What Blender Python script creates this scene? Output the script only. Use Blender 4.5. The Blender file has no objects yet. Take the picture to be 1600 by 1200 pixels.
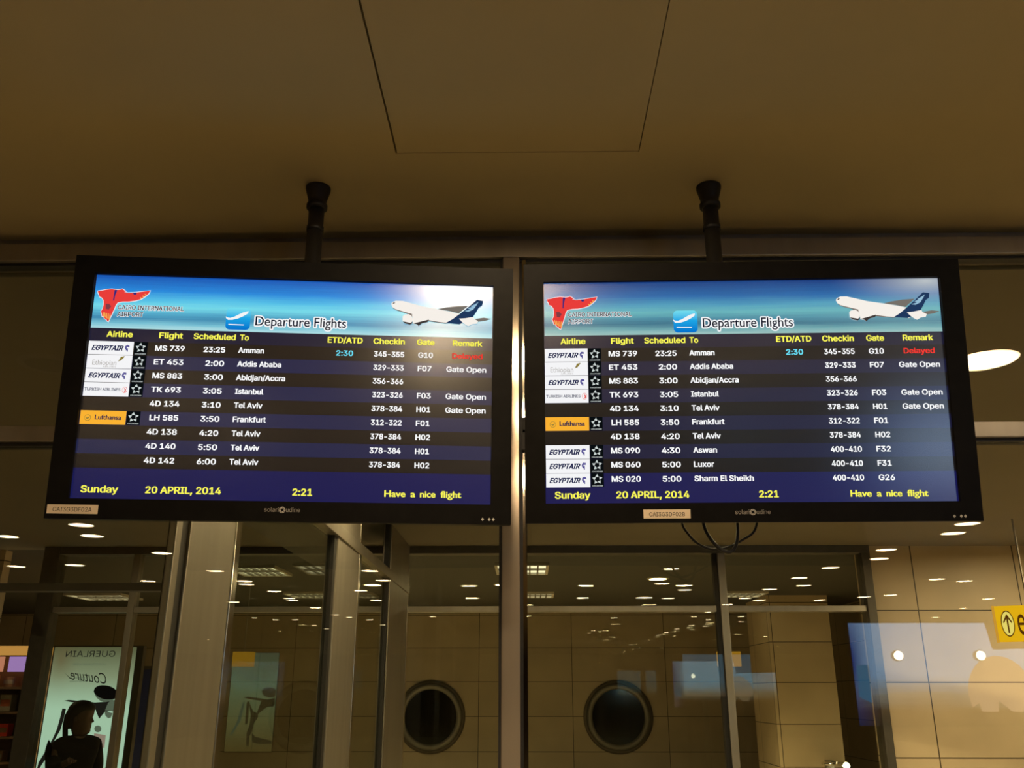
import bpy, math, random
from mathutils import Vector, Matrix
from mathutils.geometry import interpolate_bezier, delaunay_2d_cdt
R = math.radians
random.seed(7)
S = bpy.context.scene
COL = S.collection

# ------------------------------------------------------------------ camera, world, view
cam_d = bpy.data.cameras.new('camera')
cam_d.sensor_width = 36.0
cam_d.lens = 31.5
cam_d.clip_end = 200
cam = bpy.data.objects.new('camera', cam_d)
COL.objects.link(cam)
cam.location = (0, 0, 1.6)
cam.rotation_euler = (R(90 + 19.0), 0, R(0.97))
S.camera = cam

world = bpy.data.worlds.new('world')
S.world = world
world.use_nodes = True
world.node_tree.nodes['Background'].inputs[0].default_value = (1.0, 0.72, 0.45, 1)
world.node_tree.nodes['Background'].inputs[1].default_value = 0.01

S.view_settings.view_transform = 'Standard'
S.view_settings.look = 'None'
S.view_settings.gamma = 1
S.view_settings.use_curve_mapping = False
S.view_settings.exposure = 0.0
S.cycles.use_denoising = True
S.cycles.sample_clamp_indirect = 2.0
S.cycles.caustics_reflective = False
S.cycles.caustics_refractive = False
S.cycles.max_bounces = 10
S.cycles.transparent_max_bounces = 24

LAMP = 55.0            # radiance of a lit downlight
LAMPCOL = (1.0, 0.74, 0.44)

# ------------------------------------------------------------------ materials
MATS = {}
def nmat(name):
    m = bpy.data.materials.new(name)
    m.use_nodes = True
    nt = m.node_tree
    nt.nodes.clear()
    out = nt.nodes.new('ShaderNodeOutputMaterial')
    MATS[name] = m
    return m, nt, out

def pbr(name, col, rough=.5, metal=0.0, noise=0.12, scale=8.0, bump=0.0, spec=.5, stretch=None):
    m, nt, out = nmat(name)
    b = nt.nodes.new('ShaderNodeBsdfPrincipled')
    b.inputs['Roughness'].default_value = rough
    b.inputs['Metallic'].default_value = metal
    b.inputs['Specular IOR Level'].default_value = spec
    tc = nt.nodes.new('ShaderNodeTexCoord')
    mp = nt.nodes.new('ShaderNodeMapping')
    if stretch: mp.inputs['Scale'].default_value = stretch
    nz = nt.nodes.new('ShaderNodeTexNoise')
    nz.inputs['Scale'].default_value = scale
    nz.inputs['Detail'].default_value = 4
    nt.links.new(tc.outputs['Object'], mp.inputs[0])
    nt.links.new(mp.outputs[0], nz.inputs['Vector'])
    rp = nt.nodes.new('ShaderNodeValToRGB')
    rp.color_ramp.elements[0].position = .3
    rp.color_ramp.elements[1].position = .7
    rp.color_ramp.elements[0].color = tuple(c * (1 - noise) for c in col) + (1,)
    rp.color_ramp.elements[1].color = tuple(min(1, c * (1 + noise)) for c in col) + (1,)
    nt.links.new(nz.outputs['Fac'], rp.inputs[0])
    nt.links.new(rp.outputs[0], b.inputs['Base Color'])
    if bump:
        bp = nt.nodes.new('ShaderNodeBump')
        bp.inputs['Strength'].default_value = bump
        bp.inputs['Distance'].default_value = .01
        nt.links.new(nz.outputs['Fac'], bp.inputs['Height'])
        nt.links.new(bp.outputs[0], b.inputs['Normal'])
    nt.links.new(b.outputs[0], out.inputs[0])
    return m

def emi(name, col, strength=1.0):
    m, nt, out = nmat(name)
    e = nt.nodes.new('ShaderNodeEmission')
    e.inputs[0].default_value = tuple(col) + (1,)
    e.inputs[1].default_value = strength
    nt.links.new(e.outputs[0], out.inputs[0])
    return m

def srgb(r, g, b):
    f = lambda c: (c / 12.92 if c <= .04045 else ((c + .055) / 1.055) ** 2.4)
    return tuple(f(c / 255) for c in (r, g, b))

def glossy_emi(name, col, strength=1.0, rough=.20, spec=1.0):
    m, nt, out = nmat(name)
    b = nt.nodes.new('ShaderNodeBsdfPrincipled')
    b.inputs['Base Color'].default_value = (.004, .004, .005, 1)
    b.inputs['Roughness'].default_value = rough
    b.inputs['Specular IOR Level'].default_value = spec
    b.inputs['Emission Color'].default_value = tuple(col) + (1,)
    b.inputs['Emission Strength'].default_value = strength
    nt.links.new(b.outputs[0], out.inputs[0])
    return m

def glass_mat(name, tint=(.93, .95, .90), base=.036, top=.55):
    m, nt, out = nmat(name)
    t = nt.nodes.new('ShaderNodeBsdfTransparent')
    t.inputs[0].default_value = tuple(tint) + (1,)
    g = nt.nodes.new('ShaderNodeBsdfGlossy')
    g.inputs['Roughness'].default_value = 0.0
    lw = nt.nodes.new('ShaderNodeLayerWeight')
    lw.inputs[0].default_value = .5
    pw = nt.nodes.new('ShaderNodeMath'); pw.operation = 'POWER'; pw.inputs[1].default_value = 4
    ml = nt.nodes.new('ShaderNodeMath'); ml.operation = 'MULTIPLY_ADD'
    ml.inputs[1].default_value = top; ml.inputs[2].default_value = base
    mx = nt.nodes.new('ShaderNodeMixShader')
    nt.links.new(lw.outputs['Facing'], pw.inputs[0])
    nt.links.new(pw.outputs[0], ml.inputs[0])
    nt.links.new(ml.outputs[0], mx.inputs[0])
    nt.links.new(t.outputs[0], mx.inputs[1])
    nt.links.new(g.outputs[0], mx.inputs[2])
    nt.links.new(mx.outputs[0], out.inputs[0])
    return m

def stone_mat(name, col, w, h, ox=0, oz=0, rough=.4, spec=.4):
    """stone cladding: stacked slabs w x h (object x, z), thin dark joints, soft veins"""
    m, nt, out = nmat(name)
    b = nt.nodes.new('ShaderNodeBsdfPrincipled')
    b.inputs['Roughness'].default_value = rough
    b.inputs['Specular IOR Level'].default_value = spec
    tc = nt.nodes.new('ShaderNodeTexCoord')
    sp = nt.nodes.new('ShaderNodeSeparateXYZ')
    nt.links.new(tc.outputs['Object'], sp.inputs[0])
    add = nt.nodes.new('ShaderNodeMath'); add.operation = 'ADD'
    nt.links.new(sp.outputs['X'], add.inputs[0]); nt.links.new(sp.outputs['Y'], add.inputs[1])
    def joint(src, size, off):
        a = nt.nodes.new('ShaderNodeMath'); a.operation = 'SUBTRACT'; a.inputs[1].default_value = off
        nt.links.new(src, a.inputs[0])
        d = nt.nodes.new('ShaderNodeMath'); d.operation = 'DIVIDE'; d.inputs[1].default_value = size
        nt.links.new(a.outputs[0], d.inputs[0])
        fr = nt.nodes.new('ShaderNodeMath'); fr.operation = 'FRACT'
        nt.links.new(d.outputs[0], fr.inputs[0])
        lt = nt.nodes.new('ShaderNodeMath'); lt.operation = 'LESS_THAN'; lt.inputs[1].default_value = .010 / size
        nt.links.new(fr.outputs[0], lt.inputs[0])
        fl = nt.nodes.new('ShaderNodeMath'); fl.operation = 'FLOOR'
        nt.links.new(d.outputs[0], fl.inputs[0])
        return lt.outputs[0], fl.outputs[0]
    jx, fx = joint(add.outputs[0], w, ox)
    jz, fz = joint(sp.outputs['Z'], h, oz)
    mxj = nt.nodes.new('ShaderNodeMath'); mxj.operation = 'MAXIMUM'
    nt.links.new(jx, mxj.inputs[0]); nt.links.new(jz, mxj.inputs[1])
    cb = nt.nodes.new('ShaderNodeCombineXYZ')
    nt.links.new(fx, cb.inputs[0]); nt.links.new(fz, cb.inputs[2])
    wn = nt.nodes.new('ShaderNodeTexWhiteNoise')
    nt.links.new(cb.outputs[0], wn.inputs['Vector'])
    nz = nt.nodes.new('ShaderNodeTexNoise'); nz.inputs['Scale'].default_value = 2.2; nz.inputs['Detail'].default_value = 6
    nt.links.new(tc.outputs['Object'], nz.inputs['Vector'])
    s1 = nt.nodes.new('ShaderNodeMath'); s1.operation = 'MULTIPLY_ADD'; s1.inputs[1].default_value = .16; s1.inputs[2].default_value = .72
    nt.links.new(wn.outputs['Value'], s1.inputs[0])
    s2 = nt.nodes.new('ShaderNodeMath'); s2.operation = 'MULTIPLY_ADD'; s2.inputs[1].default_value = .42
    nt.links.new(nz.outputs['Fac'], s2.inputs[0]); nt.links.new(s1.outputs[0], s2.inputs[2])
    mul = nt.nodes.new('ShaderNodeVectorMath'); mul.operation = 'SCALE'; mul.inputs[0].default_value = col
    nt.links.new(s2.outputs[0], mul.inputs['Scale'])
    mix = nt.nodes.new('ShaderNodeMix'); mix.data_type = 'RGBA'
    mix.inputs['B'].default_value = (.035, .025, .015, 1)
    nt.links.new(mxj.outputs[0], mix.inputs['Factor']); nt.links.new(mul.outputs[0], mix.inputs['A'])
    nt.links.new(mix.outputs['Result'], b.inputs['Base Color'])
    nt.links.new(b.outputs[0], out.inputs[0])
    return m

def uvgrad(name, stops, strength=1.0, glow=None, cloud=0.0, gloss=False, axis='Y', rough=.20):
    """picture on a lit panel: colour stops along v, wispy noise, optional bright spot (u,v,radius,colour,amount)"""
    m, nt, out = nmat(name)
    uv = nt.nodes.new('ShaderNodeUVMap')
    sp = nt.nodes.new('ShaderNodeSeparateXYZ')
    nt.links.new(uv.outputs[0], sp.inputs[0])
    mp = nt.nodes.new('ShaderNodeMapping'); mp.inputs['Scale'].default_value = (3, 16, 1)
    nt.links.new(uv.outputs[0], mp.inputs[0])
    nz = nt.nodes.new('ShaderNodeTexNoise'); nz.inputs['Scale'].default_value = 1.6; nz.inputs['Detail'].default_value = 5
    nt.links.new(mp.outputs[0], nz.inputs['Vector'])
    ad = nt.nodes.new('ShaderNodeMath'); ad.operation = 'MULTIPLY_ADD'; ad.inputs[1].default_value = cloud
    sb = nt.nodes.new('ShaderNodeMath'); sb.operation = 'SUBTRACT'; sb.inputs[1].default_value = cloud * .5
    nt.links.new(nz.outputs['Fac'], ad.inputs[0]); nt.links.new(sp.outputs[axis], ad.inputs[2])
    nt.links.new(ad.outputs[0], sb.inputs[0])
    rp = nt.nodes.new('ShaderNodeValToRGB')
    el = rp.color_ramp.elements
    el[0].position = stops[0][0]; el[0].color = tuple(stops[0][1]) + (1,)
    el[1].position = stops[-1][0]; el[1].color = tuple(stops[-1][1]) + (1,)
    for p, c in stops[1:-1]:
        e = el.new(p); e.color = tuple(c) + (1,)
    nt.links.new(sb.outputs[0], rp.inputs[0])
    colr = rp.outputs[0]
    for g in glow or ():
        gu, gv, rx, ry, gc, amt = g
        c = nt.nodes.new('ShaderNodeMapping')
        c.inputs['Scale'].default_value = (1 / rx, 1 / ry, 1)
        c.inputs['Location'].default_value = (-gu / rx, -gv / ry, 0)
        nt.links.new(uv.outputs[0], c.inputs[0])
        gr = nt.nodes.new('ShaderNodeTexGradient'); gr.gradient_type = 'QUADRATIC_SPHERE'
        nt.links.new(c.outputs[0], gr.inputs[0])
        sc = nt.nodes.new('ShaderNodeMath'); sc.operation = 'MULTIPLY'; sc.inputs[1].default_value = amt; sc.use_clamp = True
        nt.links.new(gr.outputs['Fac'], sc.inputs[0])
        mx = nt.nodes.new('ShaderNodeMix'); mx.data_type = 'RGBA'
        mx.inputs['B'].default_value = tuple(gc) + (1,)
        nt.links.new(sc.outputs[0], mx.inputs['Factor']); nt.links.new(colr, mx.inputs['A'])
        colr = mx.outputs['Result']
    if gloss:
        b = nt.nodes.new('ShaderNodeBsdfPrincipled')
        b.inputs['Base Color'].default_value = (.004, .004, .005, 1)
        b.inputs['Roughness'].default_value = rough
        b.inputs['Specular IOR Level'].default_value = 1.0
        nt.links.new(colr, b.inputs['Emission Color'])
        b.inputs['Emission Strength'].default_value = strength
        nt.links.new(b.outputs[0], out.inputs[0])
    else:
        e = nt.nodes.new('ShaderNodeEmission'); e.inputs[1].default_value = strength
        nt.links.new(colr, e.inputs[0])
        nt.links.new(e.outputs[0], out.inputs[0])
    return m

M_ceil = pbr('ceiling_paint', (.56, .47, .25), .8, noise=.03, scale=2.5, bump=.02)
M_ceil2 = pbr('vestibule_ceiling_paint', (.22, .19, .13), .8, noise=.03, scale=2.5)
M_ceil3 = pbr('shaded_far_ceiling_paint', (.045, .046, .038), .8, noise=.03, scale=2.5)  # dimness of the unlit far ceiling is put into its colour
M_gap = pbr('dark_gap', (.012, .009, .007), .9)
M_floor = pbr('polished_floor_stone', (.27, .225, .165), .35, noise=.1, scale=1.2)
M_hallwall = pbr('hall_wall_paint', (.36, .28, .2), .8, noise=.05, scale=1.0)
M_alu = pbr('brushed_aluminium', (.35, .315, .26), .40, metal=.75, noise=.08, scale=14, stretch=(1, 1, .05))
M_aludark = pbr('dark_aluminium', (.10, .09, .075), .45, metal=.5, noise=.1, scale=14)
M_chrome = pbr('polished_steel_strip', (.8, .76, .68), .16, metal=1.0, noise=.05, scale=30, stretch=(1, 1, .05))
M_mull = pbr('satin_metal_post', (.40, .34, .26), .16, metal=.5, noise=.08, scale=14, stretch=(1, 1, .05))
M_strip = pbr('steel_strip', (.42, .38, .31), .08, metal=1.0, noise=.05, scale=30, stretch=(1, 1, .05))
M_gasket = pbr('black_rubber', (.01, .009, .008), .6)
M_glass = glass_mat('window_glass')
M_glass2 = glass_mat('inner_window_glass', tint=(.90, .92, .86), base=.022, top=.5)
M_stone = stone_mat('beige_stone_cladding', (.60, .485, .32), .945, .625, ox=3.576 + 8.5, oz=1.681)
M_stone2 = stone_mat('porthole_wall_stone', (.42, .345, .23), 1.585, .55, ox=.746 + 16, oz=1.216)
M_stone3 = stone_mat('pillar_stone', (.60, .48, .31), .86, .535, ox=3.5, oz=1.725)
M_black = pbr('black_plastic', (.006, .0055, .005), .42, noise=.2, scale=40, spec=.05)
M_blackmatte = pbr('black_painted_steel', (.008, .007, .006), .55, noise=.2, scale=40)
M_cable = pbr('black_cable_rubber', (.006, .006, .006), .5)
M_lamp = emi('lamp_glow', LAMPCOL, LAMP)
M_lampc = emi('bright_lamp_glow', LAMPCOL, LAMP * 3.9)
M_ring = pbr('lamp_ring_white', (.7, .66, .58), .4, noise=.04)
M_unlit = pbr('unlit_lamp_glass', (.05, .04, .03), .3)
M_stick = pbr('cream_sticker_paper', (.62, .50, .36), .6, noise=.04, scale=60)
M_ink = pbr('dark_print', (.05, .035, .025), .6)
M_logo = pbr('silver_print', (.42, .40, .36), .45, noise=.03)

# screen colours
T_white = emi('text_white', (1, 1, 1), .95)
T_yellow = emi('text_yellow', srgb(255, 250, 90), .95)
T_cyan = emi('text_cyan', srgb(110, 225, 245), .95)
T_red = emi('text_red', srgb(238, 60, 50), .95)
T_ink = emi('text_ink', srgb(20, 22, 40))
T_panel = emi('panel_white', srgb(250, 250, 252), .95)
T_orange = emi('panel_orange', srgb(255, 182, 52), .95)
T_navy = emi('logo_navy', srgb(24, 30, 74))
T_purple = emi('logo_purple', srgb(90, 85, 150))
T_grey = emi('logo_grey', srgb(170, 165, 160))
T_olive = emi('logo_olive', srgb(140, 125, 60))
T_badge = emi('badge_black', srgb(10, 14, 16))
T_star = emi('badge_silver', srgb(200, 208, 206))
T_bird = emi('bird_red', srgb(232, 62, 58))
T_birdd = emi('bird_dark', srgb(128, 60, 70))
T_birdb = emi('bird_blue', srgb(48, 44, 120))
T_stripe = emi('bird_yellow', srgb(250, 200, 90))
T_plane = emi('plane_white', srgb(246, 240, 232))
T_planesh = emi('plane_shade', srgb(120, 105, 95))
T_planew = emi('plane_wing_grey', srgb(118, 112, 104))
T_planedk = emi('plane_wing_dark', srgb(62, 54, 52))
T_fin = emi('plane_fin_navy', srgb(32, 56, 92))
T_fins = emi('plane_fin_stripe', srgb(150, 190, 215))
SKY = [(0, srgb(176, 226, 232)), (.10, srgb(120, 196, 216)), (.20, srgb(62, 142, 182)), (.30, srgb(84, 176, 208)),
       (.42, srgb(118, 222, 238)), (.55, srgb(84, 196, 236)), (.72, srgb(34, 138, 222)), (1, srgb(14, 84, 182))]
SKY2 = [(0, srgb(170, 216, 212)), (.10, srgb(118, 184, 192)), (.20, srgb(58, 126, 154)), (.30, srgb(80, 158, 182)),
        (.42, srgb(112, 200, 208)), (.55, srgb(84, 172, 208)), (.72, srgb(38, 116, 188)), (1, srgb(18, 66, 142))]
GLOW = [(.95, .93, .30, .75, (1, 1, .97), 1.0), (.95, .3, .5, .6, srgb(190, 225, 240), .45)]
GLOW2 = [(.97, .95, .26, .6, srgb(226, 234, 232), .8), (.93, .3, .5, .6, srgb(150, 200, 205), .4)]
M_icon = uvgrad('icon_gradient', [(0, srgb(0, 110, 205)), (.55, srgb(30, 168, 232)), (1, srgb(120, 226, 242))], .97)

# ------------------------------------------------------------------ mesh building
class MB:
    def __init__(s): s.v = []; s.f = []; s.m = []; s.uv = {}
    def face(s, pts, mi=0, uv=None):
        i = len(s.v); s.v += [tuple(p) for p in pts]
        s.f.append(tuple(range(i, i + len(pts)))); s.m.append(mi)
        if uv: s.uv[len(s.f) - 1] = uv
    def box(s, x0, x1, y0, y1, z0, z1, mi=0):
        i = len(s.v)
        s.v += [(x, y, z) for z in (z0, z1) for y in (y0, y1) for x in (x0, x1)]
        for q in ((0, 2, 3, 1), (4, 5, 7, 6), (0, 1, 5, 4), (2, 6, 7, 3), (0, 4, 6, 2), (1, 3, 7, 5)):
            s.f.append(tuple(i + k for k in q)); s.m.append(mi)
        return s
    def prism(s, pts, y0, y1, mi=0):
        """outline in x,z extruded along y"""
        n = len(pts); i = len(s.v)
        s.v += [(p[0], y0, p[1]) for p in pts] + [(p[0], y1, p[1]) for p in pts]
        s.f.append(tuple(range(i, i + n))); s.m.append(mi)
        s.f.append(tuple(range(i + 2 * n - 1, i + n - 1, -1))); s.m.append(mi)
        for k in range(n):
            a, b = k, (k + 1) % n
            s.f.append((i + a, i + n + a, i + n + b, i + b)); s.m.append(mi)
        return s
    def lathe(s, prof, c, axis='Z', n=32, mi=0, caps=True):
        i = len(s.v)
        for r, h in prof:
            for k in range(n):
                a = 2 * math.pi * k / n
                x, y, z = r * math.cos(a), r * math.sin(a), h
                if axis == 'Y': x, y, z = x, z, y
                s.v.append((c[0] + x, c[1] + y, c[2] + z))
        for j in range(len(prof) - 1):
            for k in range(n):
                k2 = (k + 1) % n
                s.f.append((i + j * n + k, i + j * n + k2, i + (j + 1) * n + k2, i + (j + 1) * n + k)); s.m.append(mi)
        if caps:
            s.f.append(tuple(i + k for k in range(n - 1, -1, -1))); s.m.append(mi)
            b = i + (len(prof) - 1) * n
            s.f.append(tuple(b + k for k in range(n))); s.m.append(mi)
        return s
    def tube(s, path, r, n=10, mi=0):
        P = [Vector(p) for p in path]; i = len(s.v)
        up = Vector((0.13, 1, 0.07)).normalized()
        for j, p in enumerate(P):
            t = (P[min(j + 1, len(P) - 1)] - P[max(j - 1, 0)]).normalized()
            a = t.cross(up).normalized(); b = t.cross(a)
            for k in range(n):
                g = 2 * math.pi * k / n
                s.v.append(tuple(p + r * (math.cos(g) * a + math.sin(g) * b)))
        for j in range(len(P) - 1):
            for k in range(n):
                k2 = (k + 1) % n
                s.f.append((i + j * n + k, i + j * n + k2, i + (j + 1) * n + k2, i + (j + 1) * n + k)); s.m.append(mi)
        s.f.append(tuple(i + k for k in range(n - 1, -1, -1))); s.m.append(mi)
        e = i + (len(P) - 1) * n
        s.f.append(tuple(e + k for k in range(n))); s.m.append(mi)
        return s
    def build(s, name, mats, parent=None, bevel=0, smooth=False):
        if not isinstance(mats, (list, tuple)): mats = [mats]
        me = bpy.data.meshes.new(name)
        me.from_pydata(s.v, [], s.f)
        for m in mats: me.materials.append(m)
        for p, mi in zip(me.polygons, s.m): p.material_index = mi
        if s.uv:
            ul = me.uv_layers.new(name='UVMap')
            for fi, uv in s.uv.items():
                for li, c in zip(me.polygons[fi].loop_indices, uv): ul.data[li].uv = c
        if smooth:
            for p in me.polygons: p.use_smooth = len(p.vertices) == 4
        me.update()
        o = bpy.data.objects.new(name, me)
        COL.objects.link(o)
        if parent: o.parent = parent
        if bevel:
            b = o.modifiers.new('bevel', 'BEVEL'); b.width = bevel; b.segments = 2; b.limit_method = 'ANGLE'
        return o

def empty(name, loc=(0, 0, 0), rot=(0, 0, 0)):
    o = bpy.data.objects.new(name, None); COL.objects.link(o)
    o.location = loc; o.rotation_euler = rot
    o.empty_display_size = .1
    return o
def tag(o, label=None, cat=None, group=None, kind=None):
    if label: o['label'] = label
    if cat: o['category'] = cat
    if group: o['group'] = group
    if kind: o['kind'] = kind
    return o
def struct(o): o['kind'] = 'structure'; return o

# ------------------------------------------------------------------ lettering
BUILTIN = bpy.data.curves.new('font_probe', 'FONT').font
try:
    SANS = bpy.data.fonts.load(bpy.utils.system_resource('DATAFILES') + '/fonts/Inter.woff2')
except Exception:
    SANS = BUILTIN
TXT = {}
def glyphs(text, font, shear=0.0):
    key = (text, font.name if font else '', shear)
    if key not in TXT:
        c = bpy.data.curves.new('lettering', 'FONT')
        c.body = text
        if font: c.font = font
        c.size = 1; c.shear = shear
        o = bpy.data.objects.new('lettering', c); COL.objects.link(o)
        dg = bpy.context.evaluated_depsgraph_get(); dg.update()
        cu = o.evaluated_get(dg).to_curve(dg)
        loops = []
        for sp in cu.splines:
            P = []
            bp = sp.bezier_points
            for q in range(len(bp)):
                p0, p1 = bp[q], bp[(q + 1) % len(bp)]
                st = (p0.handle_right - p0.co).length < 1e-5 and (p1.handle_left - p1.co).length < 1e-5
                seg = [p0.co] if st else interpolate_bezier(p0.co, p0.handle_right, p1.handle_left, p1.co, 6)[:-1]
                P += [(v.x, v.y) for v in seg]
            Q = [p for q, p in enumerate(P) if math.dist(p, P[q - 1]) > 1e-5]
            if len(Q) > 2: loops.append(Q)
        bpy.data.objects.remove(o); bpy.data.curves.remove(c)
        # group the outlines glyph by glyph, then keep every triangle with a non-zero winding number
        loops.sort(key=lambda P: min(p[0] for p in P))
        groups = []
        for P in loops:
            x0 = min(p[0] for p in P)
            if groups and x0 < groups[-1][1]: groups[-1][0].append(P); groups[-1][1] = max(groups[-1][1], max(p[0] for p in P))
            else: groups.append([[P], max(p[0] for p in P)])
        vs, fs = [], []
        for G, _x in groups:
            co, ed = [], []
            for P in G:
                b0 = len(co); co += [Vector(p) for p in P]
                ed += [(b0 + q, b0 + (q + 1) % len(P)) for q in range(len(P))]
            ov, _e, of, *_r = delaunay_2d_cdt(co, ed, [], 0, 1e-6)
            base = len(vs); vs += [(v.x, v.y) for v in ov]
            for t in of:
                cx = sum(ov[q].x for q in t) / len(t); cy = sum(ov[q].y for q in t) / len(t)
                wn = 0
                for i0, i1 in ed:
                    p, q = co[i0], co[i1]
                    if (p.y > cy) != (q.y > cy) and cx < (q.x - p.x) * (cy - p.y) / (q.y - p.y) + p.x:
                        wn += 1 if q.y > p.y else -1
                if wn: fs.append(tuple(base + q for q in t))
        used = sorted({q for f_ in fs for q in f_}); ix = {q: k for k, q in enumerate(used)}
        vs = [vs[q] for q in used]; fs = [tuple(ix[q] for q in f_) for f_ in fs]
        TXT[key] = (vs, fs)
    return TXT[key]
def capheight(font):
    vs, _ = glyphs('H', font)
    return max(v[1] for v in vs) - min(v[1] for v in vs)
def put_text(mb, text, u0, u1, base, cap, place, font=None, bold=.058, shear=0, mi=0):
    """letters between u0 and u1 on a baseline; place(u, v) gives the 3-D point (v grows downward);
    bold (a fraction of the cap height) thickens the strokes all round"""
    font = font or SANS
    vs, fs = glyphs(text, font, shear)
    if not vs: return
    d = bold * cap
    sg = 1 if u1 > u0 else -1
    u0, u1 = u0 + sg * d, u1 - sg * d
    xa = min(v[0] for v in vs); xb = max(v[0] for v in vs)
    k = (cap - 1.2 * d) / capheight(font)
    n = 1 if bold == 0 else (8 if bold < .08 else 14)
    for q in range(n):
        a = 2 * math.pi * q / n
        du, dv = (d * math.cos(a), .6 * d * math.sin(a) if n < 14 else d * math.sin(a)) if n > 1 else (0, 0)
        i = len(mb.v)
        for x, y in vs:
            mb.v.append(place(u0 + (x - xa) / (xb - xa) * (u1 - u0) + du, base - .6 * d - y * k + dv))
        for f in fs:
            mb.f.append(tuple(i + w for w in f)); mb.m.append(mi)

# ------------------------------------------------------------------ the setting
Y0 = 2.60       # front glass wall
ZC = 3.01       # hall ceiling
ZV = 2.90       # ceiling beyond the glass
Y1 = 8.50       # inner glazed partition / stone wall
Y2 = 16.0       # wall with the portholes

struct(MB().box(-13, 13, -31, 16.4, -.1, 0).build('floor', M_floor))
hx0, hx1, hy0, hy1 = -.353, .312, .95, 2.129
c = MB()
c.box(-13, hx0 - .005, -31, Y0 + .06, ZC, ZC + .06)
c.box(hx1 + .0025, 13, -31, Y0 + .06, ZC, ZC + .06)
c.box(hx0 - .005, hx1 + .0025, -31, hy0 - .004, ZC, ZC + .06)
c.box(hx0 - .005, hx1 + .0025, hy1 + .0035, Y0 + .06, ZC, ZC + .06)
struct(c.build('ceiling', M_ceil))
struct(MB().box(-13, 13, -31.2, -31, 0, ZC).build('wall_rear', M_hallwall))
struct(MB().box(-13.2, -13, -31, 16.4, 0, ZC).build('wall_left', M_hallwall))
struct(MB().box(13, 13.2, -31, 16.4, 0, ZC).build('wall_right', M_hallwall))
hatch = empty('access_panel', (0, 0, 0))
tag(hatch, 'square access panel in the ceiling outlined by a thin dark gap', 'ceiling panel')
MB().box(hx0, hx1, hy0, hy1, ZC + .0005, ZC + .018).build('panel_board', M_ceil, hatch)
MB().box(hx0 - .03, hx1 + .03, hy0 - .03, hy1 + .03, ZC + .061, ZC + .07).build('backing', M_gap, hatch)

# front glass wall: rails, centre post, transom and four panes
w1 = struct(empty('window_1'))
t = MB()
t.box(-6, 6, 2.565, 2.655, 2.912, 2.972)
t.box(-6, 6, 2.61, 2.655, 2.972, ZC)
t.build('top_rail', M_alu, w1, bevel=.002)
MB().box(-6, 6, 2.585, 2.625, 2.903, 2.912).build('top_gasket', M_gasket, w1)
MB().box(-.073, -.020, 2.565, 2.655, 0, 2.912).build('mullion', M_mull, w1, bevel=.004)
MB().box(-.081, -.073, 2.585, 2.63, 0, 2.906).build('mullion_gasket', M_gasket, w1)
MB().box(-.012, .000, 2.575, 2.63, 0, 2.906).build('steel_strip', M_strip, w1)
MB().box(-.020, -.012, 2.59, 2.63, 0, 2.906).build('strip_gasket', M_gasket, w1)
for a, b in ((-6, -.081), (.0, 6)):
    MB().box(a, b, 2.572, 2.64, 2.312, 2.362).build('transom', M_alu, w1, bevel=.003)
    MB().box(a, b, 2.585, 2.63, 2.302, 2.312).build('transom_gasket', M_gasket, w1)
    MB().box(a, b, Y0, Y0 + .008, 2.362, 2.904).build('upper_pane', M_glass, w1)
    MB().box(a, b, Y0, Y0 + .008, .02, 2.302).build('lower_pane', M_glass, w1)
f = MB()
f.box(-.016, .006, 2.556, 2.575, 2.275, 2.33); f.box(-.012, .002, 2.553, 2.575, 2.335, 2.375)
f.build('lock_fitting', M_gasket, w1, bevel=.002)

# beyond the glass
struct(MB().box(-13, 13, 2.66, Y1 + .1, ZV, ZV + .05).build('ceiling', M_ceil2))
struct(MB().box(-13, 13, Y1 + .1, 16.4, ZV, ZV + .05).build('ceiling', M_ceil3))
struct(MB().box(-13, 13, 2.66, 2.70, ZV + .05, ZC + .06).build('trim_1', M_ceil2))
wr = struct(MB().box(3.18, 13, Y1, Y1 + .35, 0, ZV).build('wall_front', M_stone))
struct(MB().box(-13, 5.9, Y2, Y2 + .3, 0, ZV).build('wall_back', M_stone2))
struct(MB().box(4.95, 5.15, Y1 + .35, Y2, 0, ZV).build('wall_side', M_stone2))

w2 = struct(empty('window_2'))
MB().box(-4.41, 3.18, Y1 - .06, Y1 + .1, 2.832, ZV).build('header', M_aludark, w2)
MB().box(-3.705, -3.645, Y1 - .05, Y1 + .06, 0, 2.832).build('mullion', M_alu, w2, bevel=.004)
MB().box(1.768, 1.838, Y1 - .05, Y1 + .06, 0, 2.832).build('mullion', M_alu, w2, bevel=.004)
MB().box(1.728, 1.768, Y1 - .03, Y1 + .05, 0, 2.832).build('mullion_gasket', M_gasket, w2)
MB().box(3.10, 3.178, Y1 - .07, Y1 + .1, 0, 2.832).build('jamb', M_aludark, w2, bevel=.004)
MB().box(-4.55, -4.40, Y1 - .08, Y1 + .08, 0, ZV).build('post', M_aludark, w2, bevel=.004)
for a, b in ((-4.40, -3.705), (-3.645, -1.16), (-1.1, 1.728), (1.838, 3.10)):
    MB().box(a, b, Y1 - .045, Y1 + .05, 2.30, 2.352).build('transom', M_alu, w2, bevel=.003)
    MB().box(a, b, Y1, Y1 + .008, 2.352, 2.832).build('upper_pane', M_glass2, w2)
    MB().box(a, b, Y1, Y1 + .008, .02, 2.30).build('lower_pane', M_glass2, w2)

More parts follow.
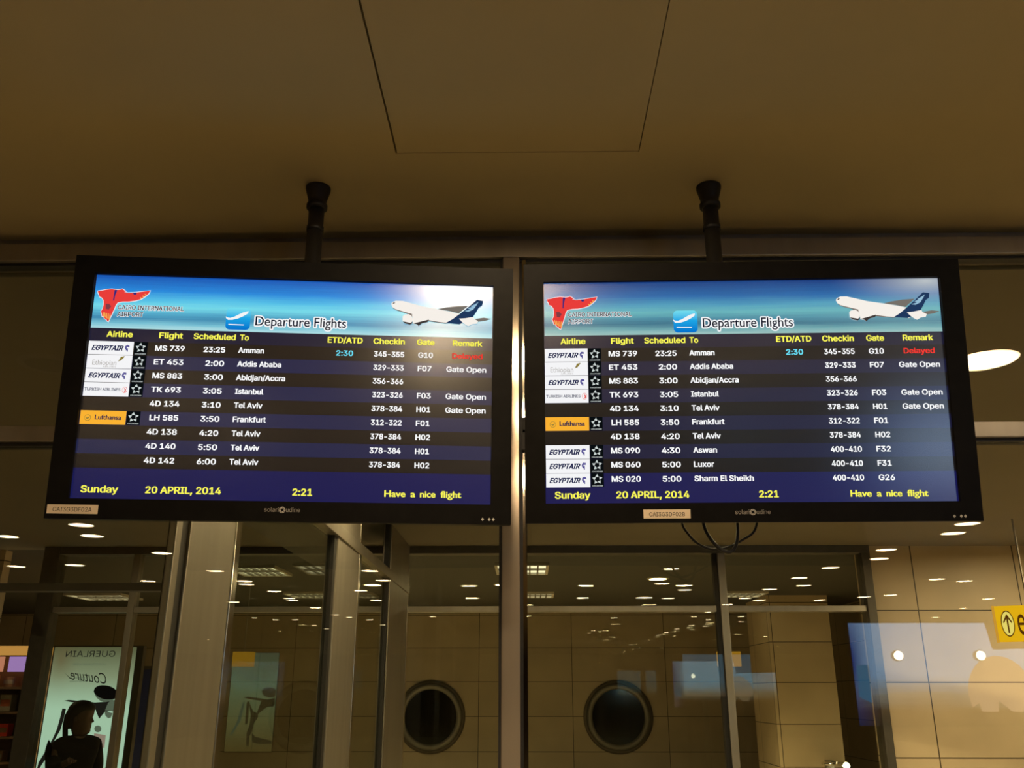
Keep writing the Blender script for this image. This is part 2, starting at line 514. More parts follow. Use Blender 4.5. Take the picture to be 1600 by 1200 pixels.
# glazed side of the lobby running away from the front wall
w3 = struct(empty('window_3'))
for ya, yb in ((2.91, 3.36), (5.22, 5.90), (7.30, 8.40)):
    MB().box(-1.17, -1.10, ya, yb, 0, ZV).build('post', M_alu, w3, bevel=.004)
    MB().box(-1.15, -1.095, yb, yb + .06, 0, ZV).build('steel_edge', M_chrome, w3, bevel=.003)
    MB().box(-1.15, -1.11, ya - .06, ya, 0, ZV).build('gasket', M_gasket, w3)
MB().box(-1.125, -1.10, 2.79, 2.84, 0, ZV).build('frame', M_alu, w3, bevel=.004)
MB().box(-1.16, -1.09, 2.97, 8.44, 2.46, 2.53).build('beam', M_alu, w3, bevel=.003)
MB().box(-1.52, -1.16, 2.97, 8.44, 2.455, 2.475).build('soffit', M_aludark, w3)
for ya, yb in ((3.42, 5.16), (5.96, 7.24)):
    MB().box(-1.14, -1.132, ya, yb, .02, 2.455).build('pane', M_glass2, w3)
MB().box(-6, -1.17, 2.97, 3.02, 1.915, 1.94).build('door_header', M_aludark, w3)

# ------------------------------------------------------------------ lamps
def make_downlight(lit=True, r=.105):
    t = empty('downlight')
    MB().lathe([(r + .028, 0), (r + .028, -.006), (r + .004, -.012), (r, -.004), (r, 0)], (0, 0, 0), n=28, caps=False).build('trim_ring', M_ring, t, smooth=True)
    MB().lathe([(r, -.003), (r, -.006)], (0, 0, 0), n=28).build('diffuser' if lit else 'dark_lens', M_lamp if lit else M_unlit, t)
    return t
def copy_tree(o, parent=None):
    c = o.copy(); COL.objects.link(c)
    if parent: c.parent = parent
    for ch in list(o.children): copy_tree(ch, c)
    return c
NEAR = [(2.05, 1.42, 'big glaring downlight mirrored just right of the right-hand monitor'),
        (.005, 1.41, 'downlight glaring on the steel strip between the monitors, upper of three'),
        (-.06, .58, 'downlight glaring on the steel strip between the monitors, middle of three'),
        (-.025, -.87, 'downlight glaring on the steel strip between the monitors, lowest of three'),
        (-4.12, -3.22, 'bright downlight mirrored under the left end of the left-hand monitor, lower of two'),
        (-3.95, -2.64, 'downlight mirrored close under the left-hand monitor near its sticker, upper of two'),
        (-2.07, -3.11, 'lone bright downlight mirrored under the middle of the left-hand monitor'),
        (1.91, -3.14, 'bright downlight mirrored behind the cable loops under the right-hand monitor'),
        (3.97, -3.21, 'bright downlight mirrored under the right corner of the right-hand monitor, lower of two'),
        (3.87, -2.71, 'downlight mirrored at the lower right corner of the right-hand monitor, upper of two'),
        (3.73, -4.23, 'downlight mirrored high on the stone wall beside the metal jamb, upper of two'),
        (3.90, -4.89, 'downlight mirrored high on the stone wall beside the metal jamb, lower of two'),
        (-3.89, -4.33, 'downlight mirrored beside the dark left post under the left-hand monitor'),
        (-4.95, -3.24, 'downlight mirrored at the left edge of the picture, under the monitor height')]
FAR = [(-5.27, -5.26), (-6.02, -5.36), (-5.05, -6.84), (-3.81, -5.81), (-3.77, -6.87), (-3.85, -7.24), (-4.83, -9.78),
       (-5.44, -13.09), (-8.99, -20.75), (-1.92, -5.84), (-1.91, -6.83), (-2.43, -8.07), (-2.44, -9.5), (-3.71, -8.14),
       (-3.75, -9.17), (-3.78, -9.47), (-3.72, -10.85), (-3.67, -12.34), (-3.52, -12.96), (-3.23, -13.62), (-3.18, -15.08),
       (-4.74, -13.6), (-5.14, -13.59), (-4.72, -15.25), (-4.69, -16.31), (-1.86, -12.83), (-3.48, -23.29), (-3.06, -25.34),
       (1.87, -5.22), (1.72, -5.72), (1.71, -6.75), (1.83, -7.26), (1.79, -9.16), (2.22, -9.27), (2.28, -8.06), (3.52, -6.64),
       (3.83, -7.52), (3.48, -8.0), (3.43, -9.29), (3.72, -9.6), (3.6, -5.64), (4.69, -9.62), (3.37, -10.37), (3.32, -11.89),
       (1.73, -13.21), (3.25, -12.92), (3.69, -13.74), (4.18, -12.93), (4.48, -14.27), (3.63, -15.4), (3.99, -15.6),
       (3.42, -17.85), (3.38, -18.89), (3.48, -16.44), (1.56, -17.09), (1.56, -18.07), (6.27, -19.5), (3.22, -23.79),
       (3.96, -27.31), (3.53, -29.39), (5.36, -6.81), (5.82, -7.03), (5.53, -8.84), (5.22, -9.12), (8.05, -13.16),
       (7.3, -9.45), (7.67, -11.17)]
proto = make_downlight()
first = True
for x, y, lab in NEAR:
    o = proto if first else copy_tree(proto); first = False
    o.location = (x, y, ZC)
    o.scale = (1.3, 1.3, 1.0) if 'big' in lab else (1, 1, 1)  # one lamp enlarged to stand in for its bloom
    if 'strip' in lab:
        for ch in o.children:
            if ch.name.startswith('diffuser'):
                ch.data = ch.data.copy(); ch.data.materials[0] = M_lampc
    tag(o, lab, 'ceiling lamp', 'hall ceiling downlights')
for x, y in FAR:
    o = copy_tree(proto)
    o.location = (x, y, ZC)
    o.scale = (.72, .72, .72) if y < -11 else (1, 1, 1)
    tag(o, 'small far downlight in the hall ceiling mirrored as a bright dot in the glass', 'ceiling lamp', 'hall ceiling downlights')
dk = make_downlight(False)
dk.location = (-2.16, 1.43, ZC)
tag(dk, 'unlit dark downlight mirrored in the glass left of the left-hand monitor', 'ceiling lamp', 'hall ceiling downlights')
M_added = emi('added_lobby_glow', (1.0, .76, .44), 190)  # unseen lamps added to brighten the lobby and the stone wall
M_added_strong = emi('strong_added_lobby_glow', (1.0, .76, .44), 780)
proto_added = make_downlight()
for ch in proto_added.children:
    if ch.name.startswith('diffuser'): ch.data.materials[0] = M_added
VEST_ADDED = [(-1.8, 3.75, 'behind the far left of the left monitor, nearest row'), (-.8, 3.75, 'behind the right of the left monitor, nearest row'),
        (.8, 3.75, 'behind the left of the right monitor, nearest row'), (1.7, 3.75, 'behind the far right of the right monitor, nearest row'),
        (-2.1, 5.3, 'behind the far left of the left monitor, middle row'), (-.75, 5.3, 'behind the right of the left monitor, middle row'),
        (.75, 5.3, 'behind the left of the right monitor, middle row'), (2.0, 5.3, 'behind the far right of the right monitor, middle row'),
        (4.6, 5.3, 'outside the right edge of the picture, nearer of two'), (5.0, 6.6, 'outside the right edge of the picture, farther of two'),
        (-4.8, 5.0, 'outside the left edge of the picture')]
first = True
for x, y, lab in VEST_ADDED:
    o = proto_added if first else copy_tree(proto_added); first = False
    o.location = (x, y, ZV)
    if x > 4:
        for ch in o.children:
            if ch.name.startswith('diffuser'):
                ch.data = ch.data.copy(); ch.data.materials[0] = M_added_strong
    tag(o, 'added unseen light beyond the glass, ' + lab, 'ceiling lamp', 'added lights beyond the glass')
for x, y, lab in [(1.57, 11.0, 'added light in the far ceiling seen left of the inner mullion, over the right porthole'),
                  (4.3, 11.2, 'added light in the far ceiling above the stone pillar'),
                  (-2.24, 12.0, 'added light in the far ceiling seen between the lobby posts'),
                  (-4.6, 11.6, 'added light in the far ceiling left of the louvre lights'),
                  (-.3, 11.6, 'added light in the far ceiling behind the centre post')]:  # lamps added to light the far wall
    o = copy_tree(proto); o.location = (x, y, ZV); o.scale = (1, 1, 1)
    tag(o, lab, 'ceiling lamp', 'added lights beyond the glass')
    ld = bpy.data.lights.new('added_wall_beam', 'SPOT')
    ld.energy = 80 if x > 4 else 1000; ld.color = (1.0, .76, .44); ld.spot_size = R(130); ld.spot_blend = .9; ld.shadow_soft_size = .1  # added spot, cone shaped to leave the wall top dark
    lo = bpy.data.objects.new('added_wall_beam', ld); COL.objects.link(lo)
    lo.parent = o; lo.location = (0, 0, -.04)
o = copy_tree(proto); o.location = (-6.1, 9.9, ZV); o.scale = (1, 1, 1)  # lamp added to light the shelf
tag(o, 'added light over the shop shelf at the left edge', 'ceiling lamp', 'added lights beyond the glass')

M_louv = emi('louvre_glow', (1, .86, .62), 1.6)
M_slat = pbr('louvre_slat', (.25, .22, .17), .4, metal=.5)
def louvre(x, y, wx, wy, lab):
    t = empty('louvre_light', (x, y, ZV))
    f = MB()
    f.box(-wx / 2 - .03, wx / 2 + .03, -wy / 2 - .03, -wy / 2, -.03, 0); f.box(-wx / 2 - .03, wx / 2 + .03, wy / 2, wy / 2 + .03, -.03, 0)
    f.box(-wx / 2 - .03, -wx / 2, -wy / 2, wy / 2, -.03, 0); f.box(wx / 2, wx / 2 + .03, -wy / 2, wy / 2, -.03, 0)
    f.build('frame', M_ring, t)
    MB().box(-wx / 2, wx / 2, -wy / 2, wy / 2, -.006, -.002).build('diffuser', M_louv, t)
    s = MB()
    n = 6
    for k in range(1, n):
        q = -wx / 2 + wx * k / n
        s.box(q - .008, q + .008, -wy / 2, wy / 2, -.03, -.007)
    s.box(-wx / 2, wx / 2, -.008, .008, -.03, -.007)
    s.build('louvre_grid', M_slat, t)
    tag(t, lab, 'ceiling light', 'louvre lights in the far ceiling')
louvre(-.06, 9.99, .52, .75, 'louvre ceiling light seen right behind the centre post of the glass wall')
louvre(.11, 12.77, .45, .5, 'small louvre ceiling light behind and beyond the one at the centre post')
louvre(-3.0, 10.1, .5, .7, 'louvre ceiling light seen left of the lobby posts, nearer of two')
louvre(-3.03, 12.72, .55, .55, 'louvre ceiling light seen left of the lobby posts, farther of two')
louvre(2.96, 12.73, .55, .5, 'louvre ceiling light seen just right of the inner mullion')
louvre(-6.02, 12.93, .75, .7, 'yellowish louvre ceiling light above the poster at the left')

# ------------------------------------------------------------------ departure monitors
SW, SH = 1.018, .5726
def UV(layer):
    y = -.0005 - .0006 * layer
    return lambda u, v: ((u / 1920 - .5) * SW, y, (.5 - v / 1080) * SH)
def rect(mb, u0, u1, v0, v1, layer, mi=0, uv=False):
    P = UV(layer)
    st = [(0, 0), (1, 0), (1, 1), (0, 1)] if uv else None
    if uv == 'screen': st = [(a / 1920, 1 - b / 1080) for a, b in ((u0, v1), (u1, v1), (u1, v0), (u0, v0))]
    mb.face([P(u0, v1), P(u1, v1), P(u1, v0), P(u0, v0)], mi, st)
def poly(mb, pts, layer, mi=0):
    P = UV(layer)
    mb.face([P(*p) for p in pts], mi)
def grow(pts, d):
    cx = sum(p[0] for p in pts) / len(pts); cy = sum(p[1] for p in pts) / len(pts)
    n = len(pts); out = []
    area = sum(pts[i][0] * pts[(i + 1) % n][1] - pts[(i + 1) % n][0] * pts[i][1] for i in range(n))
    sg = 1 if area > 0 else -1
    for i in range(n):
        a, b, c = pts[i - 1], pts[i], pts[(i + 1) % n]
        e1 = Vector((b[0] - a[0], b[1] - a[1])).normalized(); e2 = Vector((c[0] - b[0], c[1] - b[1])).normalized()
        nn = Vector((e1.y + e2.y, -e1.x - e2.x)) * sg
        if nn.length < 1e-6: nn = Vector((e1.y, -e1.x)) * sg
        nn.normalize()
        out.append((b[0] + nn.x * d, b[1] + nn.y * d))
    return out
ART = {
 'bird':[(17,84),(38,81),(58,76),(81,73),(109,76),(122,74),(130,71),(140,77),(149,82),(141,85),(159,90),(191,87),(222,82),(262,75),(257,89),(247,100),(236,109),(222,120),(198,128),(167,134),(139,135),(116,140),(108,153),(103,171),(95,197),(87,219),(82,237),(76,233),(70,224),(63,222),(58,212),(50,211),(47,199),(42,186),(49,172),(51,149),(48,130),(38,117),(27,113),(24,102),(19,95)],
 'blue1':[(181,88),(200,86),(199,97),(188,99)],
 'blue2':[(95,77),(108,77),(101,101),(98,132),(93,130)],
 'grey':[(61,149),(77,148),(88,161),(78,177),(64,174)],
 'iconplane':[(629,194),(638,199),(651,201),(671,194),(691,182),(711,171),(736,164),(734,176),(712,191),(690,202),(663,210),(641,211),(632,203)],
 'iconline':[(645,231),(718,232),(718,237),(645,236)],
 'fus':[(1419,107),(1425,97),(1442,89),(1473,89),(1505,97),(1571,114),(1647,126),(1708,137),(1751,147),(1797,168),(1763,201),(1710,196),(1657,192),(1612,185),(1566,180),(1522,155),(1477,143),(1439,132),(1426,123)],
 'belly':[(1426,123),(1439,132),(1477,143),(1522,155),(1566,180),(1612,185),(1657,192),(1710,196),(1687,199),(1634,193),(1566,185),(1529,171),(1492,152),(1450,140),(1430,130)],
 'fin':[(1689,196),(1720,177),(1757,147),(1802,108),(1839,73),(1870,78),(1865,102),(1849,113),(1836,138),(1818,166),(1796,175),(1776,192),(1756,201)],
 'finstripe1':[(1778,133),(1798,136),(1822,124),(1833,108),(1816,119),(1797,127)],
 'finstripe2':[(1793,119),(1808,124),(1833,108),(1843,94),(1825,106)],
 'finstripe3':[(1808,108),(1820,111),(1838,98),(1848,84),(1832,95)],
 'farwing':[(1647,126),(1686,116),(1741,108),(1798,104),(1782,118),(1751,145),(1708,135)],
 'engine':[(1478,171),(1485,161),(1507,157),(1521,165),(1529,182),(1525,205),(1515,211),(1492,206),(1479,195)],
 'enginedark':[(1479,195),(1492,206),(1515,211),(1525,205),(1527,195),(1517,202),(1496,198)],
 'nearwing':[(1522,157),(1567,167),(1606,182),(1600,195),(1574,201),(1556,216),(1550,208),(1530,205),(1529,182)],
 'nearwingdark':[(1530,203),(1557,196),(1606,182),(1600,195),(1574,201),(1556,216),(1550,208)],
 'stab':[(1753,173),(1785,170),(1824,162),(1827,172),(1847,183),(1842,196),(1817,200),(1799,211),(1783,202),(1768,190)],
 'stabfar':[(1827,172),(1874,163),(1913,168),(1880,179),(1846,185)]}
ROWS_A = [('MS 739', '23:25', 'Amman', '2:30', '345-355', 'G10', 'Delayed', 'E'),
          ('ET 453', '2:00', 'Addis Ababa', '', '329-333', 'F07', 'Gate Open', 'T'),
          ('MS 883', '3:00', 'Abidjan/Accra', '', '356-366', '', '', 'E'),
          ('TK 693', '3:05', 'Istanbul', '', '323-326', 'F03', 'Gate Open', 'K'),
          ('4D 134', '3:10', 'Tel Aviv', '', '378-384', 'H01', 'Gate Open', ''),
          ('LH 585', '3:50', 'Frankfurt', '', '312-322', 'F01', '', 'L'),
          ('4D 138', '4:20', 'Tel Aviv', '', '378-384', 'H02', '', ''),
          ('4D 140', '5:50', 'Tel Aviv', '', '378-384', 'H01', '', ''),
          ('4D 142', '6:00', 'Tel Aviv', '', '378-384', 'H02', '', '')]
ROWS_B = ROWS_A[:7] + [('MS 090', '4:30', 'Aswan', '', '400-410', 'F32', '', 'E'),
                       ('MS 060', '5:00', 'Luxor', '', '400-410', 'F31', '', 'E'),
                       ('MS 020', '5:00', 'Sharm El Sheikh', '', '400-410', 'G26', '', 'E')]
WID = {'Amman': 122, 'Addis Ababa': 208, 'Abidjan/Accra': 231, 'Istanbul': 133, 'Tel Aviv': 133, 'Frankfurt': 154, 'Aswan': 112,
       'Luxor': 96, 'Sharm El Sheikh': 278, 'G10': 72, 'F07': 67, 'F03': 67, 'H01': 67, 'F01': 66, 'H02': 70, 'F32': 68, 'F31': 66, 'G26': 76}
PITCH = 67.3
ROWNAMES = {0: 'first', 1: 'second'}

def make_monitor(loc, rot, rows, sticker, stu, bright, sky, glow, lab):
    mon = empty('departure_monitor', loc, rot)
    tag(mon, lab, 'monitor', 'departure monitors')
    # bezel
    x0, x1, z0, z1 = (-96 / 1920 - .5) * SW, (2016 / 1920 - .5) * SW, (.5 - 1172 / 1080) * SH, (.5 + 89 / 1080) * SH
    a0, a1, b0, b1 = -SW / 2, SW / 2, -SH / 2, SH / 2
    b = MB()
    yf, yb = -.011, .035
    O = [(x0, z0), (x1, z0), (x1, z1), (x0, z1)]; I = [(a0, b0), (a1, b0), (a1, b1), (a0, b1)]
    for k in range(4):
        o1, o2, i1, i2 = O[k], O[(k + 1) % 4], I[k], I[(k + 1) % 4]
        b.face([(o1[0], yf, o1[1]), (o2[0], yf, o2[1]), (i2[0], yf, i2[1]), (i1[0], yf, i1[1])])
        b.face([(i1[0], yf, i1[1]), (i2[0], yf, i2[1]), (i2[0], .002, i2[1]), (i1[0], .002, i1[1])])
        b.face([(o2[0], yf, o2[1]), (o1[0], yf, o1[1]), (o1[0], yb, o1[1]), (o2[0], yb, o2[1])])
        b.face([(i1[0], .002, i1[1]), (i2[0], .002, i2[1]), (o2[0], yb, o2[1]), (o1[0], yb, o1[1])])
    b.build('bezel', M_black, mon)
    h = MB()
    h.box(x0 + .015, x1 - .015, .0355, .07, z0 + .015, z1 - .015); h.box(x0 + .1, x1 - .1, .07, .105, z0 + .06, z1 - .08)
    h.build('back_housing', M_blackmatte, mon, bevel=.004)
    # screen with its coloured bands
    s = MB()
    rect(s, 0, 1920, 0, 332, 0, 2, 'screen')
    top = 332
    for i in range(9):
        rect(s, 0, 1920, top + i * PITCH, top + (i + 1) * PITCH, 0, i % 2, 'screen')
    rect(s, 0, 1920, top + 9 * PITCH, 1080, 0, 3, 'screen')
    nine = len(rows) == 9
    scr = s.build('screen', [glossy_emi('screen_glare_black_rows', srgb(28, 22, 18) if nine else srgb(18, 15, 14)),  # black rows lifted: screen glare put into the emission
                             glossy_emi('screen_blue_rows', srgb(29, 33, 68) if nine else srgb(23, 25, 54)),
                             glossy_emi('screen_heading_row', srgb(24, 24, 48)), glossy_emi('screen_footer', srgb(18, 20, 76))], mon)
    # header picture
    ban = MB(); rect(ban, 3, 1917, 2, 268, 1, 0, True)
    ban.build('header_picture', uvgrad('sky_picture', sky, bright, glow, cloud=.14, gloss=True), scr)
    bd = MB()
    poly(bd, grow(ART['bird'], 3), 2, 0); poly(bd, ART['bird'], 3, 1); poly(bd, ART['blue1'], 4, 2); poly(bd, ART['blue2'], 4, 2); poly(bd, ART['grey'], 4, 3)
    for k in range(5):
        xa, xb = 51 + k * 8.5, 58 + k * 7
        poly(bd, [(xa, 190 + k * 2), (xa + 3, 190 + k * 2), (xb + 2.5, 213 + k * 4), (xb - 1.5, 212 + k * 4)], 4, 4)
    for k in range(3):
        poly(bd, [(222 + k * 10, 120 - k * 9), (228 + k * 10, 115 - k * 9), (218 + k * 10, 110 - k * 9)], 4, 4)
    bd.build('bird_emblem', [T_panel, T_bird, T_birdb, T_birdd, T_stripe], scr)
    tx = MB()
    put_text(tx, 'CAIRO INTERNATIONAL', 119, 429, 174, 22, UV(3), bold=.028)
    put_text(tx, 'AIRPORT', 119, 241, 208, 22, UV(3), bold=.028)
    put_text(tx, 'CAIRO INTERNATIONAL', 117.5, 430.5, 175.5, 24.5, UV(2), bold=.09, mi=1)
    put_text(tx, 'AIRPORT', 117.5, 242.5, 209.5, 24.5, UV(2), bold=.09, mi=1)
    tx.build('airport_name', [T_ink, T_panel], scr)
    ic = MB()
    P = UV(2); pts = []; uvs = []
    for cx, cy, a0_ in ((728, 168, 0), (650, 168, 90), (650, 240, 180), (728, 240, 270)):
        for k in range(5):
            a = R(a0_ + k * 22.5); u = cx + 19 * math.cos(a); v = cy - 19 * math.sin(a)
            pts.append(P(u, v)); uvs.append(((u - 631) / 116, 1 - (v - 149) / 110))
    ic.face(pts, 0, uvs)
    poly(ic, ART['iconplane'], 3, 1); poly(ic, ART['iconline'], 3, 1)
    ic.build('departure_icon', [M_icon, T_panel], scr)
    ti = MB()
    put_text(ti, 'Departure Flights', 772, 1206, 235, 46, UV(3), font=BUILTIN, bold=.012)
    put_text(ti, 'Departure Flights', 765, 1213, 239, 54, UV(2), font=BUILTIN, bold=.13, mi=1)
    ti.build('departures_title', [T_ink, T_panel], scr)
    pl = MB()
    for nm, mi, ly in (('farwing', 2, 2), ('stabfar', 2, 2), ('fus', 0, 3), ('belly', 1, 4), ('fin', 4, 5), ('finstripe1', 5, 6), ('finstripe2', 5, 6),
                       ('finstripe3', 5, 6), ('nearwing', 0, 5), ('nearwingdark', 3, 6), ('engine', 0, 7), ('enginedark', 3, 8), ('stab', 0, 7)):
        poly(pl, ART[nm], ly, mi)
    poly(pl, [(1425, 104), (1432, 98), (1440, 99), (1432, 106)], 4, 3)
    pl.build('aircraft_picture', [T_plane, T_planesh, T_planew, T_planedk, T_fin, T_fins], scr)
    # headings
    def words(name, mat, *a, **k):
        m = MB(); put_text(m, *a, UV(1), **k); return m.build(name, mat, scr)
    for w, a, c in (('Airline', 80, 202), ('Flight', 325, 436), ('Scheduled', 486, 685), ('To', 704, 747), ('ETD/ATD', 1121, 1290),
                    ('Checkin', 1341, 1493), ('Gate', 1551, 1637), ('Remark', 1725, 1870)):
        words('column_heading', T_yellow, w, a, c, 311, 29)
    # rows
    for i, (fl, tm, to, etd, ck, gt, rm, lg) in enumerate(rows):
        base = 373.5 + i * PITCH
        words('flight_number', T_white, fl, 312 if fl[0] != 'L' else 318, 450, base, 27)
        words('departure_time', T_white, tm, 538 if len(tm) > 4 else 552, 640, base + 1, 27)
        words('destination', T_white, to, 701, 701 + WID[to], base, 27)
        if etd: words('expected_time', T_cyan, etd, 1165, 1247, base + 1, 27)
        words('checkin_desks', T_white, ck, 1346, 1492, base + 1, 27)
        if gt: words('gate_number', T_white, gt, 1559, 1559 + WID[gt], base + 1, 27)
        if rm == 'Delayed': words('remark', T_red, rm, 1724, 1872, base + 1, 27)
        elif rm: words('remark', T_white, rm, 1697, 1891, base + 1, 27, bold=.05)
        if not lg: continue
        v0, v1 = 332 + i * PITCH, 332 + (i + 1) * PITCH
        p = MB()
        rect(p, 3, 211, v0 + .5, v1 - 1.5, 1, 1 if lg == 'L' else 0)
        vb = v0 + 46
        if lg == 'E':
            put_text(p, 'EGYPTAIR', 18, 166, vb, 25, UV(2), bold=.07, shear=.35, mi=2)
            for k in range(5):
                a = R(60 + k * 45)
                cx, cy = 184 + 8 * math.cos(a), v0 + 31 - 9 * math.sin(a)
                poly(p, [(cx - 5, cy - 4), (cx + 3, cy - 6), (cx + 5, cy + 3), (cx - 2, cy + 6)], 2, 3)
            rect(p, 182, 187, v0 + 34, v0 + 50, 2, 3)
        elif lg == 'T':
            put_text(p, 'Ethiopian', 30, 140, vb + 4, 24, UV(2), font=BUILTIN, bold=0, mi=4)
            put_text(p, 'AIRLINES', 80, 140, vb + 16, 8, UV(2), bold=0, mi=4)
            for k in range(3):
                poly(p, [(146 + k * 4, v0 + 32 - k * 7), (160 + k * 4, v0 + 27 - k * 7), (176, v0 + 8 - k * 2), (158, v0 + 17 - k * 4)], 2, 5)
        elif lg == 'K':
            put_text(p, 'TURKISH AIRLINES', 8, 172, vb - 6, 14, UV(2), bold=.03, mi=2)
            ring = [(192 + 12 * math.cos(2 * math.pi * k / 20), v0 + 34 + 15 * math.sin(2 * math.pi * k / 20)) for k in range(20)]
            poly(p, ring, 2, 6)
            poly(p, [(192 + 10.5 * math.cos(2 * math.pi * k / 20), v0 + 34 + 13 * math.sin(2 * math.pi * k / 20)) for k in range(20)], 3, 0)
            poly(p, [(188, v0 + 24), (198, v0 + 30), (199, v0 + 42), (190, v0 + 44), (194, v0 + 35)], 4, 6)
        else:
            put_text(p, 'Lufthansa', 70, 191, vb - 3, 23, UV(2), font=BUILTIN, bold=.045, mi=2)
            poly(p, [(38 + 15 * math.cos(2 * math.pi * k / 22), v0 + 35 + 15 * math.sin(2 * math.pi * k / 22)) for k in range(22)], 2, 5)
            poly(p, [(38 + 13 * math.cos(2 * math.pi * k / 22), v0 + 35 + 13 * math.sin(2 * math.pi * k / 22)) for k in range(22)], 3, 1)
            poly(p, [(28, v0 + 32), (36, v0 + 36), (50, v0 + 29), (42, v0 + 40), (34, v0 + 41)], 4, 5)
        p.build('airline_logo', [T_panel, T_orange, T_navy, T_purple, T_grey, T_olive, T_red], scr)
        g = MB()
        rect(g, 214, 276, v0 + .5, v1 - 1.5, 1, 0)
        cx, cy = 245, v0 + 29
        for k in range(5):
            a = R(90 + 72 * k)
            ca_, sa_ = math.cos(a), math.sin(a)
            tip = (cx + 25 * ca_, cy - 25 * sa_)
            l = (cx + 12.5 * ca_ - 9.5 * sa_, cy - 12.5 * sa_ - 9.5 * ca_); q = (cx + 9 * ca_ + 6.5 * sa_, cy - 9 * sa_ + 6.5 * ca_)
            poly(g, [tip, l, q], 2, 1)
        put_text(g, 'A STAR ALLIANCE MEMBER', 220, 271, v1 - 5, 6, UV(2), bold=.015, mi=1)
        g.build('alliance_badge', [T_badge, T_star], scr)
    fb = 1051 if len(rows) == 9 else 1057
    words('weekday', T_yellow, 'Sunday', 43, 211, fb, 33); words('date', T_yellow, '20 APRIL, 2014', 332, 675, fb, 33)
    words('clock_time', T_yellow, '2:21', 999, 1091, fb, 33)
    ft = MB()
    for w, a, c in (('Have', 1423, 1522), ('a', 1545, 1568), ('nice', 1589, 1662), ('flight', 1685, 1783)):
        put_text(ft, w, a, c, fb - 1, 31, UV(1), font=BUILTIN, bold=.05)
    ft.build('greeting', T_yellow, scr)
    # marks on the frame
    FR = lambda u, v: ((u / 1920 - .5) * SW, yf - .0006, (.5 - v / 1080) * SH)
    lg = MB()
    lv = 1128 if len(rows) == 9 else 1134
    put_text(lg, 'solari', 880, 946, lv, 20, FR, bold=.02); put_text(lg, 'udine', 979, 1043, lv, 20, FR, bold=.02)
    for k in range(8):
        a = R(45 * k); a2 = R(45 * k + 34); cx, cy = 962, lv - 9
        lg.face([FR(cx + 15 * math.cos(a), cy + 15 * math.sin(a)), FR(cx + 15 * math.cos(a2), cy + 15 * math.sin(a2)),
                 FR(cx + 7 * math.cos(a2 + .3), cy + 7 * math.sin(a2 + .3)), FR(cx + 7 * math.cos(a + .3), cy + 7 * math.sin(a + .3))])
    lg.build('maker_logo', M_logo, mon)
    su0, su1, sv0, sv1 = stu
    st = MB()
    st.prism([((u / 1920 - .5) * SW, (.5 - v / 1080) * SH) for u, v in ((su0, sv1), (su1, sv1), (su1, sv0), (su0, sv0))], yf - .0009, yf)
    sto = st.build('asset_sticker', M_stick, mon)
    sto['label'] = 'cream printed sticker'
    FS = lambda u, v: ((u / 1920 - .5) * SW, yf - .0013, (.5 - v / 1080) * SH)
    sx = MB(); put_text(sx, sticker, su0 + 26, su1 - 26, sv1 - 10, 19, FS, bold=.012)
    sx.build('sticker_text', M_ink, sto)
    bt = MB()
    for k in range(3):
        cx = 1884 + k * 25 + (6 if k == 1 else 0); cy = 1149
        bt.face([FR(cx - 7, cy), FR(cx, cy + 8), FR(cx + 7, cy), FR(cx, cy - 8)])
    bt.build('button_marks', M_logo, mon)
    return mon

monA = make_monitor((-.5956, 2.135, 2.3275), (R(6.0), R(.1), R(4.9)), ROWS_A, 'CAI3G3DF02A', (-86, 138, 1109, 1150), .95, SKY, GLOW,
                    'left departures monitor with nine flight rows and white sticker at lower left corner')
monB = make_monitor((.5553, 2.166, 2.329), (R(8.6), 0, R(-.8)), ROWS_B, 'CAI3G3DF02B', (455, 673, 1111, 1152), .78, SKY2, GLOW2,
                    'right departures monitor with ten flight rows and sticker near bottom centre')
# cables that hang from the back of the right-hand monitor
def spline(pts, n=8):
    out = []
    P = [Vector(p) for p in pts]
    for i in range(len(P) - 1):
        p0, p1, p2, p3 = P[max(i - 1, 0)], P[i], P[i + 1], P[min(i + 2, len(P) - 1)]
        for k in range(n):
            t = k / n
            out.append(.5 * ((2 * p1) + (p2 - p0) * t + (2 * p0 - 5 * p1 + 4 * p2 - p3) * t * t + (3 * p1 - p0 - 3 * p2 + p3) * t ** 3))
    out.append(P[-1])
    return out
inv = (Matrix.Translation(monB.location) @ monB.rotation_euler.to_matrix().to_4x4()).inverted()
for pts, r in (([(.386, 2.23, 2.06), (.386, 2.23, 2.0), (.398, 2.225, 1.972), (.418, 2.22, 1.948), (.45, 2.215, 1.932), (.486, 2.215, 1.935), (.53, 2.22, 1.955), (.566, 2.225, 1.985), (.58, 2.23, 2.06)], .0032),
               ([(.432, 2.21, 2.06), (.434, 2.205, 1.995), (.442, 2.2, 1.965), (.458, 2.197, 1.940), (.478, 2.195, 1.924), (.496, 2.197, 1.924), (.510, 2.2, 1.944), (.517, 2.203, 1.985), (.519, 2.21, 2.06)], .0044)):
    pts = [(p[0] * 1.045, p[1] * 1.045, 1.6 + (p[2] - 1.6) * 1.045) for p in pts]
    MB().tube([inv @ p for p in spline(pts)], r).build('cable', M_cable, monB, smooth=True)

